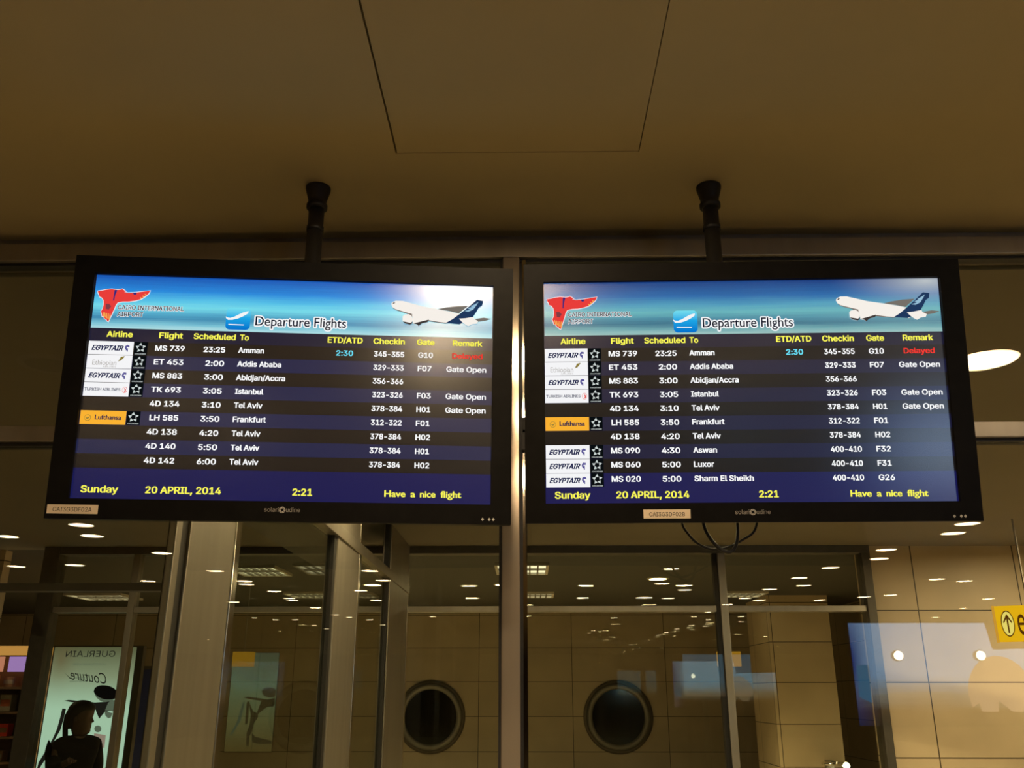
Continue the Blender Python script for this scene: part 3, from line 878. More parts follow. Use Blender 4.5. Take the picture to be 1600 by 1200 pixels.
def make_pole(x, y, z1, ytv, ztv, lab):
    t = empty('ceiling_pole', (x, y, ZC))
    MB().lathe([(.036, -.0005), (.036, -.008), (.027, -.042), (.026, -.054), (.030, -.058), (.030, -.070), (.025, -.074)], (0, 0, 0), n=32).build('flange', M_blackmatte, t, smooth=True)
    MB().lathe([(.0225, -.074), (.0225, z1 - ZC)], (0, 0, 0), n=32).build('pole', M_blackmatte, t, smooth=True)
    MB().lathe([(.0245, -.13), (.0245, -.145)], (0, 0, 0), n=32).build('collar', M_blackmatte, t, smooth=True)
    a = MB()
    a.box(-.03, .03, ytv - y, -.015, ztv - ZC - .03, ztv - ZC + .03)
    a.box(-.10, .10, ytv - y - .002, ytv - y + .008, ztv - ZC - .10, ztv - ZC + .10)
    a.build('mount_bracket', M_blackmatte, t, bevel=.002)
    tag(t, lab, 'ceiling mount', 'monitor ceiling poles')
make_pole(-.611, 2.305, 2.18, 2.262, 2.30, 'black ceiling pole with flared flange carrying the left monitor')
make_pole(.540, 2.318, 2.18, 2.297, 2.30, 'black ceiling pole with flared flange carrying the right monitor')

# ------------------------------------------------------------------ things beyond the glass
M_port = pbr('porthole_ring_metal', (.20, .19, .16), .45, metal=.3, noise=.1)
M_portd = pbr('porthole_shadow_ring', (.10, .085, .06), .6)  # dark rim colour stands for the shadow round the ring
M_dark = pbr('dark_porthole_glass', (.006, .006, .005), .08)
for x, lab in ((-1.634, 'round porthole window in the far stone wall left of the centre post'),
               (1.505, 'round porthole window in the far stone wall right of the centre post')):
    t = empty('porthole', (x, Y2 - .002, 1.216))
    MB().lathe([(.58, 0), (.58, -.03), (.545, -.05), (.525, -.05), (.52, -.03)], (0, 0, 0), 'Y', 56, caps=False).build('shadow_rim', M_portd, t, smooth=True)
    MB().lathe([(.525, -.03), (.52, -.10), (.445, -.10), (.432, -.03)], (0, 0, 0), 'Y', 56, caps=False).build('ring', M_port, t, smooth=True)
    MB().lathe([(.44, -.035), (.44, -.028)], (0, 0, 0), 'Y', 56).build('dark_pane', M_dark, t)
    tag(t, lab, 'window', 'portholes in the far wall')
pil = MB().box(3.36, 4.22, 13.0, 14.2, 0, ZV).build('stone_pillar', M_stone3)
tag(pil, 'square beige stone pillar standing right of the right porthole', 'pillar')
pil2 = MB().box(-5.75, -5.02, 8.6, 8.72, 0, ZV).build('stone_pillar', M_stone3)
tag(pil2, 'beige stone pillar cut by the left edge of the picture', 'pillar')

wl = empty('wall_lamp', (4.0, 13.0, .70))
MB().box(-.05, .05, -.06, -.001, -.05, .05).build('bracket', M_alu, wl)
rg = MB().lathe([(.15, 0), (.165, .02), (.15, .04), (.12, .04), (.11, .02), (.12, 0), (.15, 0)], (0, -.22, .0), n=32, caps=False).build('oval_ring', M_chrome, wl, smooth=True)
MB().lathe([(.11, .012), (.11, .02)], (0, -.22, 0), n=32).build('dark_cover', M_gasket, wl)
bb = MB(); bb.lathe([(.005, -.045), (.03, -.035), (.045, 0), (.03, .035), (.005, .045)], (.12, -.34, 0), n=16)
bb.build('bulb', emi('bulb_glow', (1, .86, .62), 14), wl, smooth=True)
tag(wl, 'small oval metal lamp with a bright bulb low on the stone pillar', 'lamp')

# mirrored yellow direction sign at the right
M_yel = emi('sign_yellow', srgb(250, 190, 24), .95)
M_yel2 = emi('sign_yellow_edge', srgb(226, 164, 60), .9)
M_pale = emi('sign_pale_disc', srgb(255, 232, 120), .95)
M_brown = emi('sign_brown_print', srgb(92, 52, 10), .9)
sg = empty('direction_sign', (3.60, 7.2, 2.10), (0, 0, R(-24)))
MB().box(.015, .95, .0, .06, -.133, .133).build('panel', M_yel, sg)
MB().box(0, .015, -.005, .065, -.136, .136).build('edge_frame', M_yel2, sg)
ar = MB()
FZ = lambda y: (lambda u, v: (u, y, -v))
cx, cz = .092, .0
ar.face([(cx + .046 * math.cos(2 * math.pi * k / 36), -.002, cz + .098 * math.sin(2 * math.pi * k / 36)) for k in range(36)], 1)
ar.face([(cx + .040 * math.cos(2 * math.pi * k / 36), -.003, cz + .089 * math.sin(2 * math.pi * k / 36)) for k in range(36)], 0)
for q in ([(-.005, -.07), (.005, -.07), (.006, .05), (-.006, .05)], [(0, .072), (.031, .012), (.026, .002), (0, .046), (-.026, .002), (-.031, .012)]):
    ar.face([(cx + a, -.004, cz + b) for a, b in q], 1)
ar.build('arrow_roundel', [M_pale, M_brown], sg)
le = MB()
put_text(le, 'e', .158, .214, .084, .225, FZ(-.002), font=BUILTIN, bold=0, mi=0)
put_text(le, 'T', .30, .222, .084, .20, FZ(-.002), font=BUILTIN, bold=0, mi=0)
le.build('sign_lettering', M_brown, sg)
hr = MB(); hr.tube([(.25, .03, .133), (.25, .03, ZV - 2.10)], .008); hr.tube([(.75, .03, .133), (.75, .03, ZV - 2.10)], .008)
hr.build('hanger_rods', M_alu, sg)
tag(sg, 'yellow hanging sign with an arrow in a pale circle at the right edge', 'sign')
def reflected_sign(x, w, lab, y=10.5):  # second reflections of the yellow sign, built as hanging panels
    t = empty('sign_reflection', (x, y, 1.955))
    MB().box(-w / 2, w / 2, 0, .05, -.08, .08).build('panel', emi('sign_reflection_yellow', srgb(176, 124, 34), .9), t)
    MB().tube([(0, .025, .08), (0, .025, ZV - 1.955)], .006).build('hanger_rod', M_alu, t)
    tag(t, lab, 'sign', 'built reflections of the yellow sign')
    return t
reflected_sign(-3.21, .24, 'small built reflection of the yellow sign left of the lobby posts, over the pale poster reflection')
reflected_sign(2.25, .26, 'small built reflection of the yellow sign half hidden by the inner mullion')

# lit perfume poster and its printed picture, a reflection built as a real panel beyond the glass
M_post = uvgrad('poster_light', [(0, srgb(170, 196, 186)), (.35, srgb(176, 206, 194)), (.62, srgb(176, 206, 192)), (.82, srgb(140, 150, 128)), (1, srgb(92, 92, 68))], 1.2, [(.1, .92, .3, .25, srgb(110, 88, 60), .6)])
M_pink = emi('poster_dark_print', srgb(38, 36, 34), .8)
M_pgrey = emi('poster_grey_print', srgb(112, 124, 112), .8)
M_ppink = emi('poster_pink_print', srgb(186, 160, 156), .8)
M_pblk = emi('poster_black_print', srgb(14, 12, 12), .8)
po = empty('lit_poster', (-4.45, 9.6, .0))
pb = MB(); pb.box(-.47, .47, .004, .08, .42, 2.06); pb.build('light_box', M_aludark, po)
pf = MB(); pf.face([(-.455, 0, .45), (.40, 0, .45), (.40, 0, 2.046), (-.455, 0, 2.046)], 0, [(0, 0), (1, 0), (1, 1), (0, 1)])
pfo = pf.build('poster_face', M_post, po)
def art(name, items, dx, y, parent, mats):
    m = MB()
    for k, (pts, mi) in enumerate(items):
        m.face([(p[0] - dx, y - .0006 * k, p[1]) for p in pts], mi)
    return m.build(name, mats, parent)
art('picture_print', [
    ([(-4.727,1.52),(-4.676,1.529),(-4.595,1.522),(-4.501,1.514),(-4.408,1.504),(-4.317,1.509),(-4.25,1.522),(-4.165,1.531),(-4.147,1.408),(-4.235,1.424),(-4.291,1.413),(-4.339,1.349),(-4.377,1.413),(-4.404,1.477),(-4.509,1.49),(-4.591,1.499),(-4.673,1.511)], 0),
    ([(-4.165,1.531),(-4.147,1.408),(-4.235,1.424),(-4.291,1.43),(-4.27,1.50),(-4.25,1.522)], 1),
    ([(-4.439,1.615),(-4.398,1.552),(-4.346,1.515),(-4.305,1.507),(-4.227,1.52),(-4.185,1.563),(-4.18,1.596),(-4.23,1.542),(-4.309,1.536),(-4.382,1.563),(-4.424,1.612)], 1),
    ([(-4.182,1.577),(-4.187,1.563),(-4.197,1.551),(-4.213,1.541),(-4.234,1.535),(-4.258,1.532),(-4.285,1.532),(-4.313,1.536),(-4.34,1.543),(-4.366,1.552),(-4.39,1.565),(-4.409,1.579),(-4.423,1.594),(-4.431,1.61),(-4.433,1.625),(-4.429,1.639),(-4.418,1.651),(-4.403,1.661),(-4.382,1.668),(-4.357,1.671),(-4.33,1.67),(-4.302,1.667),(-4.275,1.66),(-4.248,1.65),(-4.225,1.637),(-4.206,1.623),(-4.192,1.608),(-4.184,1.592)], 3),
    ([(-4.293,1.424),(-4.209,1.402),(-4.22,1.36),(-4.248,1.354),(-4.281,1.381)], 1),
    ([(-4.729,1.447),(-4.691,1.443),(-4.698,1.349),(-4.715,1.243),(-4.749,1.169),(-4.786,1.086),(-4.826,1.059),(-4.781,1.159),(-4.751,1.254),(-4.736,1.37)], 0),
    ([(-4.826,1.059),(-4.786,1.086),(-4.796,1.013),(-4.848,0.92),(-4.89,0.838),(-4.895,0.838),(-4.885,0.94)], 0),
    ([(-4.366,1.212),(-4.247,1.196),(-4.243,1.078),(-4.339,1.065),(-4.366,1.138)], 2),
    ([(-4.299,1.254),(-4.301,1.24),(-4.309,1.229),(-4.323,1.223),(-4.339,1.223),(-4.355,1.229),(-4.366,1.24),(-4.372,1.254),(-4.37,1.268),(-4.362,1.279),(-4.348,1.285),(-4.332,1.285),(-4.317,1.279),(-4.305,1.268)], 1),
    ([(-4.327,1.18),(-4.309,1.17),(-4.291,1.107),(-4.314,1.099),(-4.311,1.138)], 0)], -4.45, -.001, pfo, [M_pink, M_pgrey, M_ppink, M_pblk])
pt = MB()
PX = lambda u, v: (u + 4.45, -.0012, -v)
put_text(pt, 'GUERLAIN', -4.266, -4.78, -1.950, .06, PX, bold=0)
put_text(pt, 'LA PETITE ROBE NOIRE', -4.352, -4.69, -1.865, .02, PX, bold=0, mi=1)
put_text(pt, 'Couture', -4.321, -4.70, -1.705, .10, lambda u, v: (u + 4.45, -.0012, -v + (-(u + 4.5)) * .12), font=BUILTIN, bold=0, shear=.45)
pt.face([(-.25, -.0012, 1.735), (-.22, -.0012, 1.727), (-.26, -.0012, 1.752), (-.31, -.0012, 1.79)], 0)
put_text(pt, 'eau de toilette', -4.518, -4.697, -1.70, .02, PX, bold=0, mi=1)
put_text(pt, 'new', -4.55, -4.66, -1.735, .02, PX, bold=0, mi=1)
pt.build('poster_lettering', [M_pink, M_pgrey], pfo)
tag(po, 'bright backlit poster with mirrored lettering behind the dark person at the left', 'poster')

M_post2 = uvgrad('poster_reflection_light', [(0, srgb(104, 84, 48)), (.3, srgb(118, 112, 78)), (.65, srgb(112, 126, 104)), (1, srgb(96, 98, 84))], .85)  # second, dimmer reflection of the poster, built as a panel
M_pfig = emi('poster_reflection_print', srgb(66, 56, 36), .9)
M_plt = emi('poster_reflection_lettering', srgb(86, 92, 78), .9)
po2 = empty('lit_poster', (-4.66, 15.98, 0))
MB().box(-.40, .40, .003, .019, .66, 2.25).build('light_box', M_aludark, po2)
p2 = MB(); p2.face([(-.395, 0, .67), (.395, 0, .67), (.395, 0, 2.245), (-.395, 0, 2.245)], 0, [(0, 0), (1, 0), (1, 1), (0, 1)])
p2o = p2.build('poster_face', M_post2, po2)
art('figure_print', [
    ([(-4.819,1.434),(-4.783,1.434),(-4.827,1.147),(-4.942,0.947),(-4.992,0.913),(-4.888,1.13)], 1),
    ([(-4.81,1.519),(-4.739,1.536),(-4.472,1.498),(-4.399,1.485),(-4.28,1.52),(-4.27,1.417),(-4.299,1.375),(-4.389,1.374),(-4.474,1.315),(-4.532,1.265),(-4.56,1.285),(-4.505,1.464),(-4.726,1.498)], 0),
    ([(-4.723,1.468),(-4.626,1.298),(-4.54,1.27),(-4.539,1.197),(-4.599,1.114),(-4.606,0.997),(-4.652,0.914),(-4.65,0.748),(-4.695,0.765),(-4.707,0.963),(-4.668,1.08),(-4.662,1.248)], 0),
    ([(-4.749,1.451),(-4.708,1.459),(-4.702,1.248),(-4.706,1.105),(-4.745,1.097),(-4.749,1.248)], 0),
    ([(-4.27,1.587),(-4.276,1.543),(-4.306,1.528),(-4.343,1.522),(-4.383,1.523),(-4.424,1.532),(-4.459,1.548),(-4.487,1.57),(-4.504,1.595),(-4.509,1.621),(-4.502,1.645),(-4.482,1.666),(-4.451,1.68),(-4.414,1.687),(-4.373,1.685),(-4.333,1.676),(-4.297,1.66),(-4.275,1.638)], 0),
    ([(-4.621,0.963),(-4.543,0.897),(-4.28,0.839),(-4.27,0.79),(-4.497,0.79),(-4.598,0.814)], 0)], -4.66, -.001, p2o, [M_pfig, M_plt])
p2t = MB()
put_text(p2t, 'Couture', -4.45, -4.80, -1.79, .09, lambda u, v: (u + 4.66, -.0012, -v + (-(u + 4.6)) * .12), font=BUILTIN, bold=0, shear=.4)
p2t.build('poster_lettering', M_plt, p2o)
tag(po2, 'faint greenish reflection of the poster figure, built as a panel on the far wall between lobby posts', 'poster')

# shop shelf at the left edge
M_wood = pbr('shelf_wood', (.16, .10, .055), .5, noise=.2, scale=5, stretch=(1, 1, 6))
M_ohead = emi('shelf_header_light', srgb(206, 148, 74), .9)
M_purp = emi('purple_panel_light', srgb(176, 136, 206), .85)
M_pinkp = emi('pink_panel_light', srgb(214, 140, 110), .8)
sh = empty('shop_shelf', (-6.1, 10.5, 0))
k = MB(); k.box(-.75, -.72, 0, .4, 0, 2.1); k.box(.56, .60, 0, .4, 0, 2.0); k.build('side_panel', M_wood, sh)
MB().box(-.72, .56, .37, .4, 0, 2.0).build('back_panel', M_wood, sh)
MB().box(-.80, .58, -.03, .38, 2.012, 2.10).build('header', M_ohead, sh)
MB().box(.235, .60, .0, .03, 1.822, 1.985).build('purple_panel', M_purp, sh)
MB().box(-.72, .17, .0, .03, 1.822, 1.985).build('pink_panel', M_pinkp, sh)
lt = MB()
put_text(lt, 'beauty', .45, .57, -1.83, .05, FZ(-.002)); lt.box(.42, .56, -.003, -.001, 1.90, 1.906)
lt.build('panel_lettering', T_birdb, sh)
for z in (.30, .60, .88, 1.14, 1.40, 1.66):
    MB().box(-.72, .56, .02, .37, z - .025, z).build('shelf', M_wood, sh)
tag(sh, 'brown shop shelf with an orange lit header and purple panel at the left edge', 'shelf')
BOXC = [((.55, .30, .12), 'tan'), ((.45, .13, .06), 'brick'), ((.62, .48, .30), 'beige'), ((.30, .17, .08), 'brown'), ((.6, .35, .25), 'salmon'), ((.35, .32, .22), 'olive')]
MB_ = [pbr('carton_' + n, c, .5, noise=.15, scale=20) for c, n in BOXC]
M_redc = pbr('carton_red', (.75, .06, .02), .5)
ORD = ['topmost', 'second highest', 'third highest', 'fourth highest', 'fifth highest']
for si, z in enumerate((1.66, 1.40, 1.14, .88)):
    for bi in range(5):
        i = (si * 2 + bi * 3) % 6
        w = random.uniform(.10, .16); hh = random.uniform(.10, .19); x = -6.1 + .46 - bi * .24
        red = (si == 2 and bi == 1)
        if z + hh > 1.81 : hh = .13
        o = MB().box(-w / 2, w / 2, -.06, .06, 0, hh).box(-w / 2 + .01, w / 2 - .01, -.062, -.06, hh * .3, hh * .7, 1).build('carton', [M_redc if red else MB_[i], MB_[(i + 2) % 6]])
        o.location = (x, 10.5 + .16, z + .0015)
        pos = ['rightmost', 'second from right', 'third from right', 'fourth from right', 'fifth from right'][bi]
        tag(o, '%s carton, %s on the %s stocked level of the shop shelf' % ('red' if red else BOXC[i][1], pos, ORD[si]), 'box', 'cartons on the shop shelf')
nv = empty('display_column', (-4.05, 11.2, 0))
MB().box(-.58, .12, 0, .3, 0, 1.86).build('column_body', pbr('navy_panel', (.02, .035, .16), .4), nv)
MB().box(-.60, .14, -.02, .32, 1.86, 1.90).build('column_cap', M_aludark, nv)
tag(nv, 'dark blue display column right of the lit poster', 'display')
ca = MB(); 
ca.prism([(-5.4, 2.50), (-4.72, 2.485), (-4.60, 2.42), (-4.52, 2.32), (-4.50, 2.26), (-4.53, 2.245), (-4.66, 2.31), (-4.80, 2.42), (-5.4, 2.46)], 7.7, 7.74)
co = ca.build('canopy_fin', pbr('cream_fabric', (.50, .42, .30), .8))
tag(co, 'curved cream canopy fin hanging at the left edge beside the pillar', 'canopy')
MB().tube([(-4.95, 7.72, 2.48), (-4.95, 7.72, ZV)], .01).build('hanger_rod', M_alu, co)

# ------------------------------------------------------------------ lit advertising behind the viewer, seen as reflections
M_bill = uvgrad('billboard_light', [(0, srgb(14, 9, 5)), (.14, srgb(60, 42, 26)), (.30, srgb(122, 122, 116)), (.48, srgb(128, 166, 204)), (1, srgb(140, 170, 206))], 8.6,
                [(-.02, .62, .15, 1.3, srgb(26, 56, 124), 1.4)], cloud=.14)
M_billp = emi('billboard_peach_print', srgb(196, 166, 140), 6.0)
M_billb = emi('billboard_blue_print', srgb(70, 130, 172), 6.0)
bl = empty('advertising_billboard', (4.45, -4.3, 0))
MB().box(-1.19, 1.13, -.12, -.003, 1.28, 2.29).build('light_box', M_aludark, bl)
q = MB()
out = [(1.12, 1.29), (-1.18, 1.29), (-1.18, 2.27), (.20, 2.27), (.24, 2.01), (1.12, 2.03)]
q.face([(x, 0, z) for x, z in out], 0, [((x + 1.18) / 2.3, (z - 1.29) / .98) for x, z in out])
bf_ = q.build('lit_face', M_bill, bl)
q = MB()
dome = [(.26 + .33 * math.cos(R(a)), .002, 1.58 + .37 * math.sin(R(a))) for a in range(0, 181, 12)]
q.face(dome + [(-.05, .002, 1.46), (.02, .002, 1.50), (.04, .002, 1.42), (.20, .002, 1.42), (.22, .002, 1.52), (.34, .002, 1.42), (.48, .002, 1.42), (.52, .002, 1.50)], 0)
q.face([(-1.15, .002, 1.56), (-1.10, .002, 1.53), (-1.03, .002, 1.50), (-1.02, .002, 1.86), (-1.14, .002, 1.86)], 1)
q.build('picture_print', [M_billp, M_billb], bf_)
q = MB(); q.box(-.9, -.84, -.1, -.04, 0, 1.28); q.box(.84, .9, -.1, -.04, 0, 1.28)
q.build('support_posts', M_aludark, bl)
tag(bl, 'pale blue lit billboard with a peach dome, mirrored over the right stone wall', 'billboard', 'lit advertising panels')
for x, lab in ((3.71, 'white spotlight on the billboard, mirrored left of the yellow sign, left of two'),
               (4.528, 'white spotlight on the billboard, mirrored under the yellow sign, right of two')):
    t = empty('billboard_spotlight', (x, -4.295, 1.95))
    MB().lathe([(.05, .0), (.055, .06), (.048, .07)], (0, 0, 0), 'Y', 24).build('housing', M_ring, t, smooth=True)
    MB().lathe([(.046, .071), (.03, .078)], (0, 0, 0), 'Y', 24).build('lens', emi('spot_glow', (1, .94, .86), 30), t)
    tag(t, lab, 'spotlight', 'billboard spotlights')
M_bill2 = uvgrad('small_billboard_light', [(0, srgb(120, 90, 60)), (.15, srgb(110, 118, 112)), (.35, srgb(92, 130, 150)), (1, srgb(88, 128, 150))], 3.2, cloud=.2)
b2 = empty('advertising_billboard', (2.96, -10.7, 0))
MB().box(-.36, .36, -.1, -.003, 1.5, 2.23).build('light_box', M_aludark, b2)
q = MB(); q.face([(.34, 0, 1.54), (-.34, 0, 1.54), (-.34, 0, 2.21), (.34, 0, 2.21)], 0, [(1, 0), (0, 0), (0, 1), (1, 1)]); q.build('lit_face', M_bill2, b2)
MB().box(-.04, .04, -.08, -.02, 0, 1.5).build('support_post', M_aludark, b2)
tag(b2, 'small blue lit panel mirrored left of the inner mullion', 'billboard', 'lit advertising panels')
b3 = empty('advertising_billboard', (3.62, -10.7, 0))
MB().box(-.19, .16, -.1, -.003, 1.5, 2.23).build('light_box', M_aludark, b3)
q = MB(); q.face([(.14, 0, 1.54), (-.17, 0, 1.54), (-.17, 0, 2.21), (.14, 0, 2.21)], 0, [(1, 0), (0, 0), (0, 1), (1, 1)]); q.build('lit_face', M_bill2, b3)
MB().box(-.04, .04, -.08, -.02, 0, 1.5).build('support_post', M_aludark, b3)
tag(b3, 'narrow blue lit panel mirrored right of the inner mullion', 'billboard', 'lit advertising panels')

# ------------------------------------------------------------------ the person in front of the lit poster
def skin(name, joints, links, root, mat, parent, sub=2):
    """joints: name -> (point, radius)"""
    keys = list(joints); idx = {k: i for i, k in enumerate(keys)}
    me = bpy.data.meshes.new(name)
    me.from_pydata([joints[k][0] for k in keys], [(idx[a], idx[b]) for a, b in links], [])
    o = bpy.data.objects.new(name, me); COL.objects.link(o)
    o.modifiers.new('skin', 'SKIN')
    for k in keys:
        sv = me.skin_vertices[0].data[idx[k]]
        r = joints[k][1]; sv.radius = r if isinstance(r, tuple) else (r, r)
        sv.use_root = (k == root)
    s = o.modifiers.new('sub', 'SUBSURF'); s.levels = sub; s.render_levels = sub
    dg = bpy.context.evaluated_depsgraph_get(); dg.update()
    m2 = bpy.data.meshes.new_from_object(o.evaluated_get(dg))
    bpy.data.objects.remove(o)
    for p in m2.polygons: p.use_smooth = True
    m2.materials.clear(); m2.materials.append(mat)
    return m2
M_skin = pbr('skin', (.10, .058, .04), .5, noise=.05)  # silhouette darkness is put into the skin colour
M_coat = pbr('dark_jacket_cloth', (.011, .009, .009), .9, noise=.2, scale=30)
M_trou = pbr('dark_trouser_cloth', (.016, .016, .02), .85)
M_hair = pbr('dark_hair', (.012, .009, .007), .55, noise=.3, scale=60, stretch=(4, 4, 1))
M_shoe = pbr('black_shoe', (.01, .01, .01), .4)
per = empty('person', (-4.17, 8.86, 0), (0, 0, R(-46)))      # faces +x
tag(per, 'dark silhouetted person in profile in front of the bright poster', 'person')
# body frame: x forward, y to the left of the person, z up
J = {'pel': ((0, 0, .82), (.115, .15)), 'waist': ((0, 0, .95), (.10, .13)), 'chest': ((-.01, 0, 1.10), (.115, .155)), 'neck0': ((-.025, 0, 1.205), .062),
     'neck1': ((0, 0, 1.27), .052)}
L = [('pel', 'waist'), ('waist', 'chest'), ('chest', 'neck0'), ('neck0', 'neck1')]
for s, n in ((1, 'l'), (-1, 'r')):
    J.update({n + 'sh': ((-.02, s * .155, 1.12), .045), n + 'el': ((-.05 if s > 0 else .06, s * .215, .93), .042),
              n + 'wr': ((.12 if s > 0 else .235, s * .17, .83 if s > 0 else 1.0), .028), n + 'pa': ((.17 if s > 0 else .28, s * .16, .83 if s > 0 else 1.02), (.016, .036)),
              n + 'pb': ((.215 if s > 0 else .325, s * .155, .83 if s > 0 else 1.03), (.014, .038)),
              n + 'hip': ((0, s * .085, .76), .088), n + 'kn': ((.01, s * .09, .42), .055), n + 'an': ((-.02, s * .09, .08), .036), n + 'to': ((.13, s * .10, .03), .032)})
    L += [('chest', n + 'sh'), (n + 'sh', n + 'el'), (n + 'el', n + 'wr'), (n + 'wr', n + 'pa'), (n + 'pa', n + 'pb'), ('pel', n + 'hip'), (n + 'hip', n + 'kn'), (n + 'kn', n + 'an'), (n + 'an', n + 'to')]
    base = Vector(J[n + 'pb'][0])
    for k, (off, ln) in enumerate(((-.029, .058), (-.010, .068), (.010, .064), (.028, .050))):
        d = Vector((1, 0, .12 if s < 0 else -.05)).normalized()
        a = base + Vector((.01, off, .0)); b_ = a + d * ln * .5; c_ = b_ + Vector((.7, 0, -.7)).normalized() * ln * .5
        J[n + 'f%da' % k] = (tuple(a), .0085); J[n + 'f%db' % k] = (tuple(b_), .008); J[n + 'f%dc' % k] = (tuple(c_), .0068)
        L += [(n + 'pb', n + 'f%da' % k), (n + 'f%da' % k, n + 'f%db' % k), (n + 'f%db' % k, n + 'f%dc' % k)]
    th = Vector(J[n + 'pa'][0])
    J[n + 't1'] = (tuple(th + Vector((.012, -s * .036, .006))), .0098); J[n + 't2'] = (tuple(th + Vector((.045, -s * .052, .010))), .0088); J[n + 't3'] = (tuple(th + Vector((.068, -s * .048, .004))), .0075)
    L += [(n + 'pa', n + 't1'), (n + 't1', n + 't2'), (n + 't2', n + 't3')]
body = skin('body', J, L, 'pel', M_skin, per)
# head: a face profile swept round, joined to the body mesh
prof = [(1.245, -.045, .040, .045), (1.262, -.055, .072, .052), (1.280, -.062, .083, .058), (1.300, -.068, .078, .062), (1.312, -.070, .088, .064), (1.322, -.074, .081, .066),
        (1.330, -.076, .089, .067), (1.345, -.080, .084, .069), (1.356, -.083, .106, .070), (1.372, -.087, .100, .072), (1.392, -.091, .084, .074), (1.412, -.094, .086, .076),
        (1.432, -.096, .090, .077), (1.458, -.095, .088, .075), (1.482, -.088, .076, .068), (1.502, -.070, .052, .052), (1.514, -.035, .018, .026)]
hv = []; hf = []; n = 28
tilt = Matrix.Rotation(R(0), 3, 'Y')
for z, xb, xf, hw in prof:
    for k in range(n):
        a = 2 * math.pi * k / n
        ca_, sa = math.cos(a), math.sin(a)
        x = (xf if ca_ > 0 else -xb) * (abs(ca_) ** (.8 if ca_ < 0 else 1.0)) * (1 if ca_ > 0 else -1)
        if ca_ > 0:       # nose, lips and chin stay near the middle of the face
            flat = min(xf, .080 if z < 1.40 else .088)
            x = (flat + (xf - flat) * max(0, 1 - abs(sa) / .28)) * ca_ ** .55
            if 1.388 < z < 1.402: x -= .008 * max(0, 1 - abs(abs(sa) - .42) / .2)
        hv.append((x, hw * sa, z))
for j in range(len(prof) - 1):
    for k in range(n):
        hf.append((j * n + k, j * n + (k + 1) % n, (j + 1) * n + (k + 1) % n, (j + 1) * n + k))
hf.append(tuple(range((len(prof) - 1) * n, len(prof) * n))); hf.append(tuple(range(n - 1, -1, -1)))
for s in (1, -1):          # ears
    i = len(hv); m = 10
    for q, (rr, oy) in enumerate(((.006, .010), (.026, .012), (.030, .004), (.022, -.006))):
        for k in range(m):
            a = 2 * math.pi * k / m
            hv.append((-.012 + rr * .62 * math.cos(a), s * (.072 + oy), 1.372 + rr * math.sin(a)))
    for q in range(3):
        for k in range(m):
            hf.append((i + q * m + k, i + q * m + (k + 1) % m, i + (q + 1) * m + (k + 1) % m, i + (q + 1) * m + k))
    hf.append(tuple(i + k for k in range(m)))
hr_rot = Matrix.Rotation(R(46), 3, 'Z')
HS = lambda p: hr_rot @ Vector((p[0] * 1.16, p[1] * 1.1, 1.53 + (p[2] - 1.53) * 1.08))
hv = [tuple(HS(p)) for p in hv]
bv = [tuple(v.co) for v in body.vertices]; bf = [tuple(p.vertices) for p in body.polygons]
bd_ = bpy.data.meshes.new('body')
bd_.from_pydata(bv + hv, [], bf + [tuple(len(bv) + q for q in f_) for f_ in hf]); bd_.materials.append(M_skin)
for p in bd_.polygons: p.use_smooth = True
ob = bpy.data.objects.new('body', bd_); COL.objects.link(ob); ob.parent = per
def part_from(me, name, mat):
    o = bpy.data.objects.new(name, me); COL.objects.link(o); o.parent = per; return o
JJ = {k: J[k] for k in ('pel', 'waist', 'chest', 'neck0')}
JJ['pel'] = ((0, 0, .80), (.135, .175)); JJ['waist'] = ((0, 0, .95), (.125, .155)); JJ['chest'] = ((-.02, 0, 1.09), (.155, .19)); JJ['neck0'] = ((-.02, 0, 1.235), (.088, .098))
LL = [('pel', 'waist'), ('waist', 'chest'), ('chest', 'neck0')]
for s, n_ in ((1, 'l'), (-1, 'r')):
    JJ[n_ + 'sh'] = ((-.03, s * .17, 1.13), .082); JJ[n_ + 'el'] = (J[n_ + 'el'][0], .066); JJ[n_ + 'wr'] = (J[n_ + 'wr'][0], .042)
    LL += [('chest', n_ + 'sh'), (n_ + 'sh', n_ + 'el'), (n_ + 'el', n_ + 'wr')]
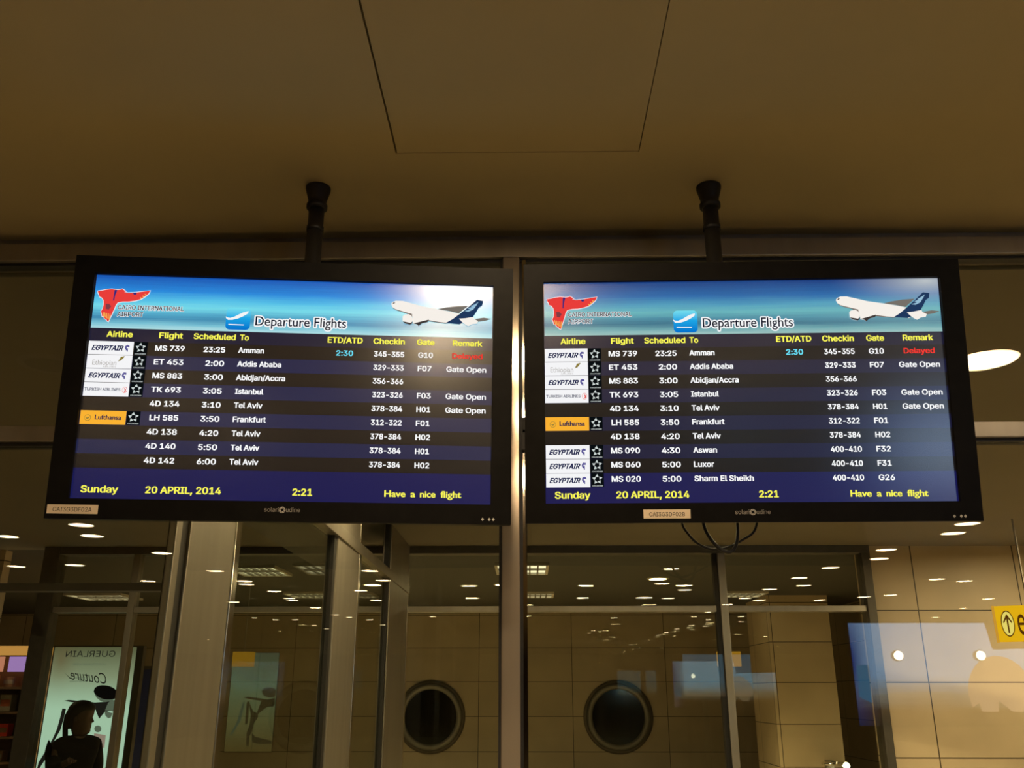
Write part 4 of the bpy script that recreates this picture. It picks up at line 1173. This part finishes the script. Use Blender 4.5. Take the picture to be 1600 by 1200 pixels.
part_from(skin('jacket', JJ, LL, 'pel', M_coat, per), 'jacket', M_coat)
JT = {'pel': ((0, 0, .84), (.125, .165))}; LT = []
for s, n_ in ((1, 'l'), (-1, 'r')):
    JT[n_ + 'hip'] = (J[n_ + 'hip'][0], .10); JT[n_ + 'kn'] = (J[n_ + 'kn'][0], .068); JT[n_ + 'an'] = ((-.02, s * .09, .07), .055)
    LT += [('pel', n_ + 'hip'), (n_ + 'hip', n_ + 'kn'), (n_ + 'kn', n_ + 'an')]
part_from(skin('trousers', JT, LT, 'pel', M_trou, per), 'trousers', M_trou)
for s in (1, -1):
    part_from(skin('shoe', {'a': ((-.06, s * .09, .045), .042), 'b': ((.03, s * .095, .042), .044), 'c': ((.15, s * .10, .034), .034)}, [('a', 'b'), ('b', 'c')], 'a', M_shoe, per, 1), 'shoe', M_shoe)
# hair: cap over the skull, fringe and a loose lock down the back
hh = MB(); m = 26
rings = [(1.30, -.105, -.02, .070), (1.34, -.112, -.015, .082), (1.38, -.118, -.005, .088), (1.42, -.119, .045, .090), (1.455, -.117, .100, .088), (1.485, -.106, .096, .080), (1.510, -.085, .072, .062), (1.528, -.050, .035, .036), (1.533, -.02, .0, .012)]
for z, xb, xf, hw in rings:
    for k in range(m):
        a = 2 * math.pi * k / m
        cc = (xf + xb) / 2; rx = (xf - xb) / 2
        p = HS((cc + rx * math.cos(a), hw * math.sin(a), z))
        hh.v.append(tuple(p))
for j in range(len(rings) - 1):
    for k in range(m):
        hh.f.append((j * m + k, j * m + (k + 1) % m, (j + 1) * m + (k + 1) % m, (j + 1) * m + k)); hh.m.append(0)
hh.f.append(tuple((len(rings) - 1) * m + k for k in range(m))); hh.m.append(0)
hh.f.append(tuple(m - 1 - k for k in range(m))); hh.m.append(0)
hh.tube([tuple(HS(p)) for p in ((-.10, .0, 1.45), (-.125, .01, 1.40), (-.128, .01, 1.32), (-.118, .01, 1.25), (-.11, .01, 1.20))], .024, 12)
hh.build('hair', M_hair, per, smooth=True)
